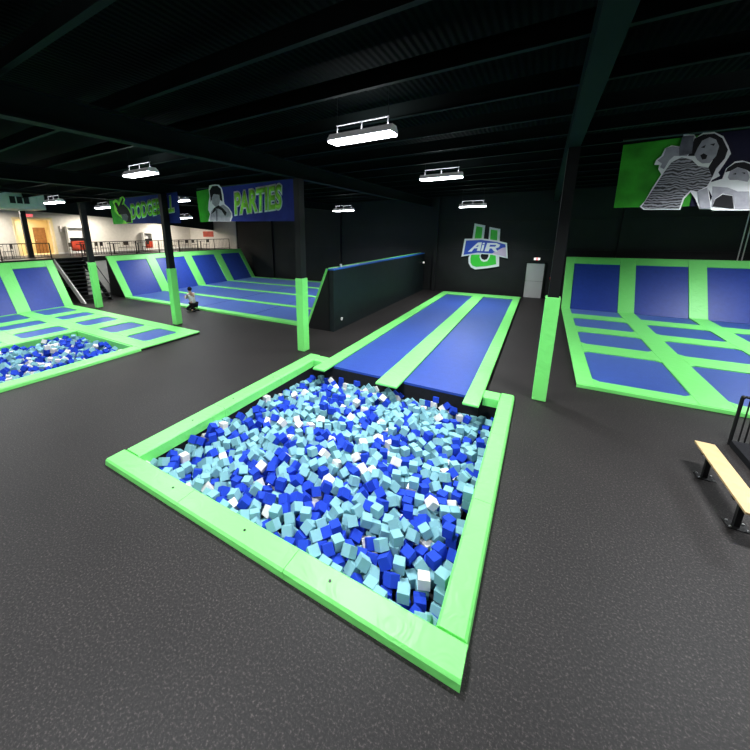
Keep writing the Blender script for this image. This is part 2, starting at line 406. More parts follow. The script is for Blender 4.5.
# ---- foam cubes, poses settled by gravity
# x, y, z in millimetres, then the rotation w, x, y, z in 1/100
raw = [
-5548,2830,-448,40,22,40,-79, -5576,2997,-509,49,-50,48,-52, -5577,3295,-430,0,1,-39,-92, -5518,3616,-462,56,-26,-73,28, -5569,3660,-294,69,-17,-66,26,
-5540,3796,-549,16,68,-13,71, -5551,3977,-477,26,-14,-44,-85, -5553,4283,-439,14,99,0,1, -5540,4791,-584,7,-3,-12,99, -5577,4930,-506,70,11,70,9,
-5551,5099,-567,52,48,-70,-12, -5566,5391,-500,64,-28,-61,38, -5544,6020,-665,50,48,-49,53, -5495,6256,-676,2,-70,-6,-72, -5558,6666,-699,59,55,42,42,
-5578,6573,-551,0,71,-71,1, -5579,6756,-561,71,-5,5,71, -5468,6966,-579,14,-18,-97,5, -5576,7609,-749,0,1,-3,-100, -5564,7732,-626,71,34,-56,-26,
-5576,7945,-766,100,-3,-1,0, -5219,2728,-484,50,49,-48,53, -5419,2962,-495,12,10,75,64, -5406,3282,-403,93,35,6,5, -5458,3424,-528,69,21,65,-24,
-5556,3793,-406,1,77,-64,3, -5354,4796,-596,3,92,40,0, -5192,4960,-600,56,-60,-40,41, -5362,5137,-614,1,69,-72,3, -5574,5269,-627,0,2,-73,-69,
-5510,5562,-463,13,53,-27,80, -5205,5460,-581,20,5,84,-51, -5356,5873,-652,43,39,58,57, -5342,6110,-664,61,34,-61,38, -5443,6459,-685,67,65,-27,-24,
-5576,7028,-719,52,48,51,49, -5286,7024,-710,8,71,4,-70, -5267,7374,-727,60,-62,34,-38, -5422,7550,-741,1,77,-64,3, -5392,7968,-762,1,72,-3,-70,
-5290,2889,-495,69,-11,-71,-8, -5211,3140,-505,3,66,75,-1, -5268,3358,-519,2,87,-49,3, -5350,3538,-460,24,10,-29,92, -5335,3715,-539,57,39,-57,44,
-5056,4288,-436,42,21,88,-4, -5041,4448,-568,69,10,-70,14, -5076,4644,-560,44,-8,12,-89, -5165,4768,-545,39,-32,80,34, -5055,4942,-439,5,85,36,-39,
-5151,5113,-606,37,-37,58,-62, -5193,5289,-617,1,75,-66,3, -4982,5448,-619,2,100,-8,2, -5074,5460,-480,71,45,42,-34, -5210,5767,-642,62,58,37,37,
-5144,6267,-644,21,5,98,-4, -5147,6650,-664,19,87,-46,-6, -5096,6980,-673,4,90,2,-43, -5097,7304,-719,3,86,51,0, -5252,7579,-738,63,58,37,37,
-5058,7623,-734,22,-25,-65,68, -5240,7760,-747,5,-3,69,-72, -5037,2730,-479,70,1,-72,4, -5141,2884,-490,2,12,99,-2, -5096,3359,-513,73,-1,-3,-68,
-5097,3558,-524,0,-39,92,-3, -4667,3925,-530,61,0,-3,-79, -4991,4094,-526,4,63,13,77, -4935,4255,-555,11,9,72,68, -4857,4418,-483,60,-69,-24,-32,
-4885,4599,-572,3,85,52,0, -4965,4811,-437,93,5,-10,35, -4937,4857,-587,61,-37,61,33, -4990,5026,-597,33,30,64,62, -4995,5276,-610,63,-66,27,-30,
-4942,5670,-629,7,71,3,-70, -4909,5846,-637,55,53,-48,-44, -4830,6014,-643,48,47,-55,-50, -4779,6438,-664,50,49,-48,53, -4917,6910,-693,2,4,-73,-69,
-4927,7053,-700,74,-1,-3,-67, -4926,7228,-710,26,-29,-64,66, -4991,7413,-635,52,55,-62,21, -4846,7624,-728,19,1,-3,-98, -4809,2729,-472,100,-3,-2,0,
-4922,3237,-502,49,48,-53,-49, -4739,3604,-486,2,16,63,76, -4692,3771,-432,48,17,-49,-70, -4521,3879,-443,93,10,-36,-5, -4815,3998,-538,50,46,52,51,
-4680,4431,-557,69,-72,7,-9, -4803,4755,-550,17,51,-52,-67, -4757,5107,-594,74,-3,1,67, -4807,5424,-469,70,-15,69,11, -4756,5900,-503,72,-16,51,44,
-4561,6085,-503,77,20,-48,-36, -4740,6273,-654,38,-42,-58,59, -4618,6430,-659,0,61,-79,3, -4706,6590,-670,48,51,-47,55, -4779,7088,-698,51,50,47,-51,
-4610,7824,-731,100,-3,-2,-3, -4938,7972,-721,59,-65,-33,-36, -4675,2741,-325,48,-49,49,-53, -4674,3297,-468,18,40,85,30, -4485,3537,-504,61,57,39,38,
-4451,3671,-377,75,37,14,53, -4563,3696,-515,32,32,-65,-61, -4346,3878,-518,71,-11,69,7, -4656,4085,-451,63,26,-33,-66, -4654,4274,-548,72,-2,70,-2,
-4454,4508,-554,7,-2,2,100, -4529,4665,-463,24,-60,-72,26, -4591,5078,-588,46,52,-44,56, -4624,5259,-598,53,-46,-57,-44, -4581,5465,-607,2,19,98,-2,
-4571,5760,-623,72,69,-4,-2, -4533,5884,-491,55,14,81,15, -4453,6217,-471,19,-79,-53,-24, -4531,6214,-645,1,70,-72,3, -4481,6388,-652,99,-2,-2,-13,
-4457,6569,-525,15,38,32,-86, -4558,6634,-668,47,-51,-51,-50, -4519,6799,-605,56,43,4,71, -4622,7072,-692,53,45,-52,49, -4553,7265,-700,88,-3,0,47,
-4638,7462,-662,14,21,-43,87, -4608,7633,-721,72,-5,70,1, -4688,7975,-741,3,100,0,2, -4345,2854,-321,37,-37,58,-62, -4291,2745,-457,82,-3,0,58,
-4377,3340,-491,69,-72,-5,4, -4309,3501,-417,37,-27,-44,-77, -4319,3686,-507,71,11,68,-14, -4199,3957,-518,48,48,-54,-50, -4267,4030,-380,1,-22,98,-3,
-4492,4128,-535,48,47,-55,-51, -4371,4264,-529,92,5,-5,-38, -4396,4720,-563,58,42,54,-44, -4279,4965,-408,45,-16,10,-88, -4354,4993,-576,3,67,74,-1,
-4377,5356,-596,62,31,-63,35, -4597,5954,-633,36,0,-3,-93, -4375,5972,-485,53,-50,56,-40, -4386,6058,-632,34,61,-31,64, -4340,6369,-619,35,-56,71,25,
-4332,6658,-633,35,61,64,-31, -4291,6893,-673,23,-68,26,65, -4334,6983,-517,27,-46,51,-67, -4487,6983,-684,2,6,100,-3, -4468,7476,-709,1,69,-72,3,
-4473,7569,-568,46,-77,-24,37, -4459,7785,-725,43,-44,54,-58, -4502,2763,-465,43,-47,-54,55, -4327,2974,-470,55,-3,1,84, -4105,3323,-482,17,14,71,67,
-4149,3786,-433,23,65,64,-33, -4099,4099,-393,35,94,-4,4, -4093,4396,-537,66,-3,1,75, -4129,4551,-503,66,-8,-28,69, -4281,4841,-566,1,80,-60,3,
-4133,4946,-567,46,-52,-50,-51, -4324,5160,-468,25,-55,8,-79, -4228,5258,-586,16,13,71,68, -4254,5478,-573,28,-16,46,-83, -4230,5949,-593,16,-55,-77,28,
-4248,6179,-635,3,1,72,69, -4200,6335,-641,11,69,-7,71, -4163,6811,-665,18,-21,-66,69, -4148,6987,-674,38,0,-3,-92, -4192,6939,-529,68,-71,13,-16,
-4328,7059,-683,69,-20,68,16, -4187,7303,-575,30,1,-92,-26, -4204,7803,-718,72,0,70,-3, -4118,2784,-454,72,69,-6,-4, -4123,3025,-338,49,67,-4,-56,
-3981,3692,-497,60,-62,34,-38, -4029,3973,-513,83,-1,-3,-56, -3975,3862,-392,4,16,-36,92, -3902,4129,-518,68,23,65,-26, -3764,4232,-519,24,-23,65,-69,
-3932,4353,-462,37,-65,-21,63, -3945,4519,-539,55,51,47,46, -4002,4721,-408,92,-3,0,40, -4148,5090,-575,100,-3,-2,-3, -4002,5368,-585,3,58,82,-1,
-4037,5657,-601,14,-68,-18,-69, -3933,5798,-605,93,-2,-2,-37, -4028,5984,-596,33,67,-47,47, -3923,6354,-513,50,19,-46,-71, -4047,6355,-638,6,-71,10,69,
-3985,6714,-655,43,0,-3,-90, -4193,7169,-684,77,-3,0,64, -4225,7111,-539,17,68,-14,70, -4053,7299,-687,46,42,56,55, -3764,7657,-697,68,-14,-71,-10,
-3853,7946,-693,41,-63,-35,56, -3752,2721,-335,23,67,-67,-23, -4021,2944,-460,33,-64,35,60, -3672,3139,-459,19,16,70,67, -3435,3431,-438,30,74,57,20,
-3835,3803,-499,50,49,-49,53, -3749,4026,-477,38,45,28,-75, -3775,4321,-352,70,-27,-21,63, -3795,4504,-445,32,69,60,22, -3663,4812,-499,26,27,15,91,
-3626,5032,-413,1,-25,97,-3, -3773,5858,-604,57,55,-45,-41, -3865,6232,-598,37,-1,-70,61, -3845,6543,-641,51,47,51,50, -3803,6738,-650,100,-3,-2,-2,
-3604,7431,-680,66,-1,-3,-75, -3643,7545,-550,57,-42,66,24, -3594,7665,-692,2,29,96,-2, -3625,7949,-679,1,-1,38,93, -3620,2820,-441,34,31,64,62,
-3585,2999,-449,31,65,27,-64, -3480,3106,-365,30,-1,-30,91, -3637,3637,-484,36,-40,-59,61, -3683,3769,-380,91,-38,-18,-1, -3584,4272,-394,10,56,68,-46,
-3672,4363,-523,17,-67,-22,-68, -3544,4379,-305,8,53,70,-46, -3634,4610,-535,42,-58,44,54, -3473,5059,-409,25,1,-4,-97, -3557,5480,-578,95,-2,-2,-32,
-3485,5771,-453,49,26,-68,48, -3628,5886,-601,47,43,55,54, -3682,6124,-615,23,24,-69,-65, -3610,6284,-621,65,63,-32,-28, -3522,6474,-580,21,-76,-32,52,
-3682,6504,-635,2,4,-73,-69, -3751,6930,-631,40,-35,-83,-16, -3406,7396,-673,68,-1,-3,-73, -3468,7588,-606,83,40,-36,-14, -3442,7779,-694,52,-53,46,-50,
-3345,2741,-429,71,-11,69,7, -3446,2896,-396,40,54,0,-74, -3330,3056,-445,58,-62,-37,37, -3359,3264,-405,73,48,-6,49, -3477,3759,-486,56,42,-55,46,
-3283,3870,-486,28,28,-67,-63, -3469,3954,-496,50,51,46,-52, -3441,4257,-451,92,-32,23,-1, -3432,4423,-519,1,-9,100,-3, -3509,4699,-439,33,-27,-85,32,
-3436,4824,-540,10,-13,-68,71, -3540,5226,-564,3,61,79,-1, -3399,5365,-446,79,-40,11,45, -3373,5786,-588,72,6,69,-9, -3355,6016,-587,71,24,65,-14,
-3493,6108,-608,19,-67,-23,-68, -3379,6330,-593,70,69,8,-20, -3437,6642,-634,66,-22,-69,-20, -3392,7226,-663,66,-69,19,-22, -3398,7497,-509,86,32,40,3,
-3301,7820,-692,3,68,73,-1, -3342,7973,-582,69,-21,-18,67, -3143,2765,-399,68,-70,19,13, -3175,3345,-455,6,4,72,69, -3254,3574,-469,64,-66,27,-30,
-3273,3919,-345,22,1,-3,-97, -3337,4090,-491,34,-8,4,94, -3271,4254,-505,99,-2,-2,-15, -3265,4435,-480,60,-78,-17,-12, -3230,4587,-521,1,1,69,-73,
-3212,4888,-536,48,51,-46,55, -3237,5039,-545,52,51,-50,-46, -3394,5233,-560,45,54,-43,57, -3237,5471,-567,0,-36,93,-3, -3191,5640,-575,52,-50,53,46,
-3110,5776,-579,5,69,-2,72, -3147,5934,-589,72,69,-3,-1, -3165,6145,-588,9,69,8,71, -3338,6554,-522,34,81,44,20, -3232,6959,-645,10,-8,68,-72,
-3214,7134,-603,34,-54,-76,13, -3106,7315,-659,71,67,12,14, -3297,7661,-540,96,-3,-1,28, -3041,7786,-656,14,23,-1,96, -3213,7974,-671,28,0,96,-3,
-3069,2789,-276,34,-58,62,-41, -2973,2936,-428,58,-39,-62,-37, -3078,3080,-361,43,-14,38,81, -3034,3319,-356,84,44,-30,12, -3104,3917,-483,46,-47,51,-55,
-3187,4067,-350,29,30,-66,-62, -3088,4317,-503,70,66,18,19, -3069,4499,-512,3,76,65,-1, -2876,5038,-534,3,1,72,69, -3066,4963,-536,3,100,-3,2,
-3094,5176,-548,68,65,-26,-23, -3013,5609,-568,70,-18,68,14, -2955,5799,-576,66,-3,1,75, -2999,5940,-495,33,-22,-62,-67, -2970,6306,-603,44,-54,-49,-53,
-2905,6513,-612,37,37,-62,-58, -3018,6585,-452,15,75,-62,19, -3181,6789,-605,28,69,63,22, -3012,7040,-642,3,100,6,1, -2952,7339,-513,65,-30,65,25,
-3124,7628,-676,10,8,72,68, -2930,7715,-507,12,5,54,83, -2957,2756,-368,43,-72,-51,-19, -2794,2901,-331,5,-72,47,52, -2950,3195,-411,31,12,-35,-87,
-2841,3344,-327,44,85,15,27, -3020,3613,-464,70,-1,-72,2, -2846,3776,-468,46,-55,47,51, -2813,3917,-356,37,-56,-71,-22, -2881,4018,-459,71,-29,64,-3,
-2952,4197,-493,3,80,60,0, -2915,4494,-507,2,15,99,-2, -2910,4797,-523,72,69,-3,-1, -2783,4765,-403,47,-5,-53,71, -2930,4984,-388,69,-72,-1,-5,
-2960,5269,-503,45,-7,43,-78, -2840,5517,-558,70,-2,-72,2, -2812,5855,-575,43,-47,-54,55, -2855,5994,-554,27,-73,58,-26, -2865,6137,-591,8,-6,68,-72,
-2833,6296,-499,65,31,15,-68, -2755,6422,-603,57,-44,57,40, -2775,6618,-613,15,13,71,68, -2944,6855,-601,35,-53,75,21, -2928,7503,-664,70,-2,-72,2,
-2856,7798,-677,49,-50,49,-53, -2788,2726,-411,52,49,48,-50, -2692,3013,-423,24,-68,27,64, -2972,3468,-455,69,-3,1,72, -2506,3605,-448,3,100,-1,2,
-2639,3941,-470,0,-70,-4,-72, -2581,4132,-449,25,-20,-70,-64, -2773,4214,-488,64,-27,-68,-24, -2772,4421,-499,2,24,97,-2, -2681,4848,-518,66,-68,21,-24,
-2738,5377,-548,1,-23,97,-3, -2684,5579,-557,47,-51,-50,51, -2695,5725,-562,48,-55,48,49, -2661,5871,-571,54,48,50,-49, -2691,6168,-496,48,-19,-38,-77,
-2619,6295,-592,20,-69,23,66, -2519,6475,-569,70,24,25,62, -2800,6782,-623,4,-2,3,100, -2772,7241,-617,41,-86,25,-15, -2495,7204,-635,46,52,-44,56,
-2590,7434,-650,69,5,-71,9, -2693,7775,-671,81,-1,-3,-58, -2751,7924,-525,8,-8,72,68, -2645,2740,-408,50,49,-49,53, -2410,2946,-383,13,-84,-31,-44,
-2548,3142,-426,2,10,99,-2, -2826,3467,-451,1,-3,100,-3, -2337,3656,-334,41,42,7,-81, -2436,3847,-459,1,78,-63,3, -2479,3990,-468,54,53,-48,-44,
-2515,4319,-465,54,64,26,48, -2466,4837,-511,51,47,52,51, -2447,4885,-370,14,68,-11,71, -2564,4985,-522,69,-5,-72,-2, -2431,5150,-527,33,61,-31,65,
-2518,5619,-554,3,71,70,-1, -2531,5775,-449,25,71,-59,-31, -2511,5935,-570,4,-70,-8,-71, -2505,6147,-581,45,53,-43,57, -2542,6291,-446,40,36,60,58,
-2412,6351,-445,1,-21,98,-3, -2465,6786,-613,76,-1,-3,-65, -2461,7042,-626,67,19,-68,23, -2296,7238,-596,9,0,88,46, -2586,7640,-651,53,58,-42,-46,
-2476,7955,-674,40,-60,42,56, -2483,2738,-403,3,70,71,-1, -2090,2743,-391,59,55,42,42, -2369,3198,-423,11,-14,-68,71, -2614,3369,-439,0,63,-78,3,
-2367,3506,-439,59,55,42,41, -2231,3755,-431,22,-2,11,-97, -2313,4019,-464,69,8,-71,11, -2392,4167,-474,44,-57,45,53, -2342,4403,-485,72,69,4,6,
-2323,4570,-357,17,3,12,98, -2306,4734,-430,19,35,66,-64, -2373,5035,-411,26,36,-26,86, -2158,5247,-523,57,40,-56,45, -2318,5557,-544,68,-71,13,-16,
-2335,5831,-409,27,86,-33,-29, -2408,5792,-530,15,-38,62,67, -2338,5963,-566,3,64,77,-1, -2349,6116,-574,53,49,49,-50, -2365,6259,-582,50,49,-48,53,
-2325,6466,-592,72,-4,70,0, -2317,6807,-496,43,-79,-34,-27, -2315,6933,-616,47,46,-55,-51, -2186,7057,-618,13,-71,16,68, -2164,7390,-492,67,19,-68,23,
-2363,7730,-659,3,-1,69,-73, -2085,7974,-663,50,48,-49,52, -2310,7970,-670,51,-52,46,-50, -1961,2864,-272,33,-60,-67,-31, -2114,3085,-410,39,38,-61,-57,
-2225,3373,-428,52,-47,-56,-45, -2110,3254,-309,78,-9,-53,-32, -2040,3681,-438,84,-1,-3,-55, -1952,3825,-312,27,67,42,56, -2049,3891,-450,67,-71,-17,16,
-2182,4084,-330,58,31,-20,-72, -2199,4412,-379,14,91,-21,-32, -2085,4551,-414,30,91,14,25, -2115,4703,-494,4,-70,-8,-71, -2009,4931,-503,1,-27,96,-3,
-2029,5173,-516,99,-2,-2,-13, -2151,5509,-537,70,4,-71,8, -2198,5843,-556,1,-23,97,-3, -2102,5964,-416,34,-63,36,60, -2177,6144,-571,1,-12,99,-3,
-2213,6329,-581,70,0,-72,3, -2114,6623,-594,71,68,-13,-10, -2167,6798,-589,47,36,-52,-62, -2067,6981,-464,62,47,42,47, -2015,7139,-618,32,28,65,63,
-1998,7328,-484,62,58,37,37, -2050,7331,-629,2,97,-25,2, -2073,7603,-643,1,-5,100,-3, -1994,7964,-517,2,77,-64,2, -1903,2729,-385,2,72,-2,-70,
-1941,2985,-399,48,51,-46,55, -1946,3151,-265,68,-23,67,19, -1901,3373,-418,72,68,10,12, -1791,3816,-295,53,49,49,48, -1813,3843,-440,99,-3,-1,12,
-1806,4151,-427,25,78,42,-39, -2071,4102,-461,3,100,8,1, -2066,4334,-473,65,26,-65,30, -1951,4448,-446,85,33,16,38, -1844,4793,-490,6,-2,2,100,
-1886,4639,-436,19,-22,81,50, -1952,5226,-373,4,-2,69,-72, -1954,5328,-522,5,-72,9,69, -1986,6109,-461,0,75,42,-52, -2024,6339,-433,3,77,64,-1,
-1905,6411,-576,25,-2,2,97, -1806,6561,-581,68,-14,-71,-11, -2017,6936,-607,37,-59,-41,-59, -1930,7096,-472,19,-66,17,71, -1882,7248,-619,52,-56,-45,46,
-1846,7436,-628,0,62,-78,3, -1953,7653,-525,26,-25,-70,-62, -1950,7800,-650,45,54,-43,57, -1752,2745,-381,72,69,3,5, -1660,2920,-387,15,-18,-67,70,
-1857,3135,-405,51,47,-50,52, -1793,3606,-427,66,-70,-21,20, -1646,3688,-400,41,-66,25,-58, -1635,3935,-296,1,3,-73,-69, -1627,4073,-446,1,1,69,-73,
-1682,4236,-352,52,30,9,-79, -1760,4469,-471,7,71,3,-70, -1586,5101,-499,12,-15,-68,71, -1885,5039,-504,11,1,-3,-99, -1801,5194,-510,46,-52,-51,-51,
-1789,5380,-423,30,-89,-32,-10, -1721,5590,-385,3,96,27,1, -1736,5532,-526,73,69,1,3, -1821,6029,-554,3,100,6,1, -1822,5879,-546,3,66,75,-1,
-1798,6180,-561,1,-2,3,100, -1969,6248,-570,55,51,47,46, -1741,6738,-445,54,-47,55,43, -1842,6744,-592,2,0,72,69, -1791,6914,-599,24,-68,26,64,
-1735,7126,-563,79,-56,-19,-19, -1719,7289,-617,69,-72,3,-6, -1691,7430,-623,69,-72,3,-5, -1796,7672,-639,21,18,69,66, -1600,2758,-377,69,7,-71,11,
-1591,3014,-258,89,39,-10,-20, -1689,3165,-401,17,-2,2,98, -1690,3331,-381,39,-9,71,57, -1495,3369,-377,30,55,75,-21, -1445,3772,-425,80,-1,-3,-60,
-1477,3947,-435,1,-2,100,-3, -1313,4077,-335,18,-15,-91,-36, -1585,4379,-461,9,1,-3,-100, -1619,4583,-473,69,-1,-3,-72, -1586,4757,-481,31,-62,-35,-63,
-1580,5136,-357,77,-3,1,64, -1631,5279,-509,58,-38,-62,-36, -1499,5280,-362,69,-72,3,-5, -1546,5525,-520,70,-3,-72,0, -1581,5646,-384,3,46,89,-2,
-1610,5822,-537,1,70,-71,3, -1635,5981,-546,3,99,11,1, -1648,6163,-556,49,-53,-48,49, -1548,6479,-473,3,23,-89,-39, -1598,6620,-567,53,40,56,-50,
-1685,6747,-587,8,-6,68,-72, -1557,6982,-586,4,-75,65,-8, -1563,7155,-605,3,100,7,1, -1490,7386,-471,1,67,-74,3, -1634,7610,-551,33,20,79,-47,
-1573,7782,-638,62,-32,-65,-30, -1525,7895,-499,70,17,67,-20, -1479,2906,-298,82,23,-31,41, -1493,3132,-393,49,-53,-49,50, -1269,3189,-390,23,1,-3,-97,
-1439,3275,-280,7,10,-91,-39, -1429,3589,-386,4,0,33,-94, -1274,3729,-298,72,-44,-20,-50, -1351,4205,-445,9,-69,-13,-71, -1392,4383,-456,52,-53,45,-49,
-1214,4256,-444,60,-3,1,80, -1381,4447,-315,5,1,-3,-100, -1424,4773,-334,72,69,2,4, -1523,4925,-344,61,59,-40,-36, -1429,5224,-500,2,38,92,-2,
-1173,5276,-495,2,7,100,-2, -1229,5516,-510,0,1,-3,-100, -1467,5812,-532,51,50,47,-51, -1474,5958,-540,50,52,46,-53, -1522,6303,-559,69,65,22,23,
-1384,6491,-565,84,-1,-3,-54, -1368,6664,-573,3,100,5,1, -1553,6798,-439,49,-51,-59,38, -1473,6820,-585,64,28,-64,32, -1326,7474,-471,50,-3,2,87,
-1459,7356,-612,38,34,62,60, -1531,7489,-621,3,57,82,-1, -1316,7765,-629,54,-45,-57,-43, -1473,7950,-644,14,12,71,68, -1363,2790,-372,3,87,49,0,
-1132,2987,-358,35,-65,49,46, -1127,3317,-392,8,1,-3,-100, -1286,3382,-294,32,-31,-76,-48, -1154,3754,-397,5,15,-67,73, -1288,3904,-389,35,-35,-28,-82,
-1091,3947,-395,0,3,88,-47, -1240,4417,-453,15,1,-3,-99, -1302,4583,-463,61,-63,32,-36, -1402,4853,-480,66,63,-31,-27, -1368,5029,-488,63,-66,27,-31,
-1249,5123,-401,36,-14,81,-44, -1031,5495,-503,52,-47,-56,-45, -1040,5485,-359,66,63,-31,-27, -949,5685,-510,10,69,-7,71, -1140,5815,-522,1,-34,94,-3,
-1186,5926,-386,23,1,-3,-97, -1441,6126,-508,52,74,16,-41, -1182,6285,-548,17,19,-70,-66, -1050,6369,-549,15,1,-3,-99, -1267,6814,-578,54,50,49,48,
-1387,6952,-511,91,33,4,-26, -1333,7255,-476,77,-20,24,56, -1414,7126,-599,6,-4,69,-72, -1345,7482,-615,35,60,-33,64, -1110,7775,-624,58,-63,-37,37,
-1286,7939,-637,20,21,-70,-66, -957,2792,-360,58,-62,-38,38, -935,3041,-372,67,20,-67,25, -944,3378,-390,2,38,92,-2, -1060,3584,-376,66,17,-70,-21,
-958,3792,-412,10,69,-6,72, -1093,3862,-257,32,-94,6,-13, -923,3955,-419,86,-3,0,51, -725,4206,-426,91,-2,-2,-42, -979,4608,-455,47,0,-3,-88,
-908,4769,-461,1,84,-55,3, -1008,4926,-472,68,15,-69,19, -1177,4982,-480,65,-68,23,-26, -1210,4797,-472,13,-2,2,99, -1079,5097,-483,19,-22,-66,69,
-924,5353,-464,93,-10,28,23, -833,5558,-500,3,79,62,0, -976,5902,-522,94,-2,-2,-35, -837,5992,-493,57,69,7,-44, -1096,5987,-530,66,61,31,31,
-1011,6143,-506,55,-2,69,-47, -893,6349,-543,69,9,-71,13, -947,7097,-556,67,-40,-30,55, -1195,7355,-576,2,96,-2,-28, -1080,7182,-524,16,25,-21,93,
-961,7727,-617,2,98,-22,2, -984,7494,-605,71,8,69,-11, -1076,7946,-631,0,-44,90,-3, -783,2750,-352,22,-2,2,97, -558,3103,-335,0,-2,-42,91,
-770,3135,-372,72,68,12,13, -791,3302,-381,67,-71,-16,15, -734,3504,-390,49,53,45,-53, -813,3686,-402,70,4,-71,8, -764,3915,-372,47,-82,13,-30,
-558,4514,-437,1,78,-63,3, -750,4620,-449,69,9,-71,13, -701,4909,-462,3,0,72,69, -850,5084,-476,3,56,83,-1, -688,5224,-478,2,-2,3,100,
-798,5403,-382,36,-36,78,36, -811,5788,-511,95,-2,-2,-31, -715,5708,-385,59,-59,-27,-49, -735,6156,-528,71,-3,1,70, -904,6216,-423,25,-75,41,-45,
-752,6401,-541,69,5,-71,9, -732,6554,-549,47,-54,48,50, -750,6704,-557,69,6,-71,9, -714,6914,-567,55,-59,-41,42, -715,7139,-565,67,34,-61,25,
-867,7273,-590,53,-46,-57,-44, -813,7475,-599,3,66,75,-1, -816,7627,-607,3,-70,-6,-71, -783,7952,-472,28,42,-65,-57, -566,2760,-346,48,47,-54,-50,
-551,2935,-311,8,2,-42,91, -568,3469,-383,80,-3,0,60, -553,3618,-270,10,-79,11,-59, -662,3727,-399,50,-52,51,48, -548,3893,-337,71,30,-21,60,
-540,4234,-279,53,52,-50,-46, -582,4264,-425,96,-3,-1,29, -545,4756,-163,51,47,-50,51, -555,4907,-346,98,-2,22,0, -549,5082,-467,3,100,6,1,
-534,5251,-475,1,-1,73,69, -649,5477,-490,2,42,91,-2, -551,5627,-495,43,-44,54,-58, -581,5825,-506,59,-41,59,37, -569,6047,-517,19,67,-16,70,
-546,6325,-502,65,17,-70,-25, -557,6457,-374,55,-84,-1,-1, -541,6501,-540,49,-53,-48,49, -535,6747,-553,53,49,49,-50, -553,6917,-562,71,-3,1,70,
-556,7063,-477,30,45,69,-49, -585,7251,-580,67,-70,16,-19, -597,7442,-591,67,-71,-16,15, -579,7790,-608,15,-2,2,99, -628,7956,-596,32,-50,65,-47,
-5566,2750,-314,31,-63,-63,-32, -5557,2976,-335,87,49,-3,2, -5569,3351,-256,66,36,59,31, -5568,3453,-365,29,-63,-61,-38, -5453,3540,-232,70,-25,65,-18,
-5448,3807,-221,22,-50,-36,76, -5551,3967,-276,80,-19,-56,7, -5579,4368,-164,56,43,-43,56, -5551,4334,-305,13,-20,-59,77, -5549,4499,-358,57,-70,-33,-27,
-5564,4697,-461,78,-62,-8,2, -5578,4841,-384,60,80,0,0, -5573,5049,-395,62,-36,-63,31, -5564,5332,-367,26,-69,-66,-15, -5566,5695,-334,63,-16,18,74,
-5496,5773,-508,14,11,71,68, -5414,6263,-503,65,-27,-56,44, -5578,6144,-541,89,-45,0,0, -5572,6364,-548,2,-2,23,97, -5578,6619,-408,71,0,70,0,
-5419,6749,-506,80,-21,50,-27, -5416,7004,-447,25,54,30,-74, -5573,7238,-482,37,-62,62,32, -5576,7371,-593,0,1,-3,-100, -5574,7516,-601,72,-3,1,70,
-5503,7645,-486,61,-27,-29,-69, -5555,7948,-594,31,-65,63,30, -5332,2727,-344,50,-51,47,-52, -5342,2920,-272,26,-79,50,24, -5551,3150,-325,85,48,10,-21,
-5405,3437,-354,66,-35,60,-29, -5371,3697,-349,49,-70,-52,9, -5408,3890,-402,14,9,41,-90, -5569,4141,-411,43,-55,42,-58, -5312,4057,-273,3,79,1,61,
-5365,4295,-570,68,-72,8,-11, -5418,4477,-459,47,-33,10,-81, -5399,4639,-559,17,-39,9,90, -5402,4961,-606,25,-65,-29,-66, -5327,5073,-466,54,-48,54,44,
-5288,5230,-473,50,-49,-54,-47, -5375,5413,-485,20,-19,66,-70, -5373,5643,-428,43,-75,-50,9, -5298,5816,-463,38,-47,79,10, -5388,5704,-644,3,98,21,1,
-5212,6268,-517,49,-70,-46,24, -5413,6545,-516,18,-62,-35,68, -5296,6876,-415,36,59,-35,63, -5381,7153,-615,60,10,73,31, -5336,7542,-595,50,-51,47,-51,
-5388,7749,-606,61,78,-8,-15, -5387,7961,-592,62,33,37,61, -5165,2747,-340,1,82,-57,3, -4979,2908,-343,94,-3,-1,33, -5353,3090,-363,1,-1,3,100,
-5176,3464,-372,89,-38,-23,-8, -5222,3672,-416,91,2,-40,-9, -5204,3832,-429,6,-19,-16,97, -5158,4015,-394,66,-72,-7,19, -5189,4155,-414,14,-13,67,-71,
-5224,4328,-395,66,23,27,66, -5186,4539,-577,2,31,95,-2, -5301,4601,-462,82,27,24,44, -5267,4868,-465,85,46,-5,-24, -5145,5097,-426,79,50,-33,-13,
-5119,5274,-470,28,-2,2,96, -5335,5440,-342,72,69,-3,0, -5221,5623,-523,23,-35,89,18, -5107,5827,-498,68,0,-2,-74, -5251,5953,-535,61,-62,2,49,
-5078,6036,-548,23,45,-81,29, -5059,6438,-529,17,18,-71,-66, -5259,6627,-548,46,7,20,86, -5260,6876,-558,17,18,-71,-66, -4999,6943,-524,94,1,33,-11,
-5189,7071,-524,77,-1,-39,-51, -5217,7235,-589,30,79,52,-12, -5134,7491,-729,61,-37,61,33, -4941,7776,-666,88,25,40,5, -5219,7965,-555,3,72,-1,-70,
-4925,2736,-344,60,-67,30,30, -4704,2956,-481,1,82,-57,3, -4776,3132,-445,9,33,86,-37, -4878,3429,-511,31,63,-28,66, -5050,3901,-540,67,-70,18,-21,
-4879,3829,-531,10,11,-72,-68, -4840,4002,-396,48,50,-47,54, -4847,4154,-400,47,-57,45,50, -4914,4300,-343,34,23,75,-52, -5024,4463,-396,26,-66,-64,29,
-5050,4646,-417,41,-47,64,-45, -4832,5004,-448,70,0,-72,4, -4894,5157,-485,28,-25,-70,-61, -4928,5342,-468,1,-18,98,-3, -4951,5546,-412,82,41,10,-39,
-4957,5711,-488,55,51,47,46, -4957,5865,-496,3,72,-1,-70, -4829,6149,-537,35,15,88,28, -4953,6306,-512,33,-1,7,94, -4866,6435,-523,2,96,-29,2,
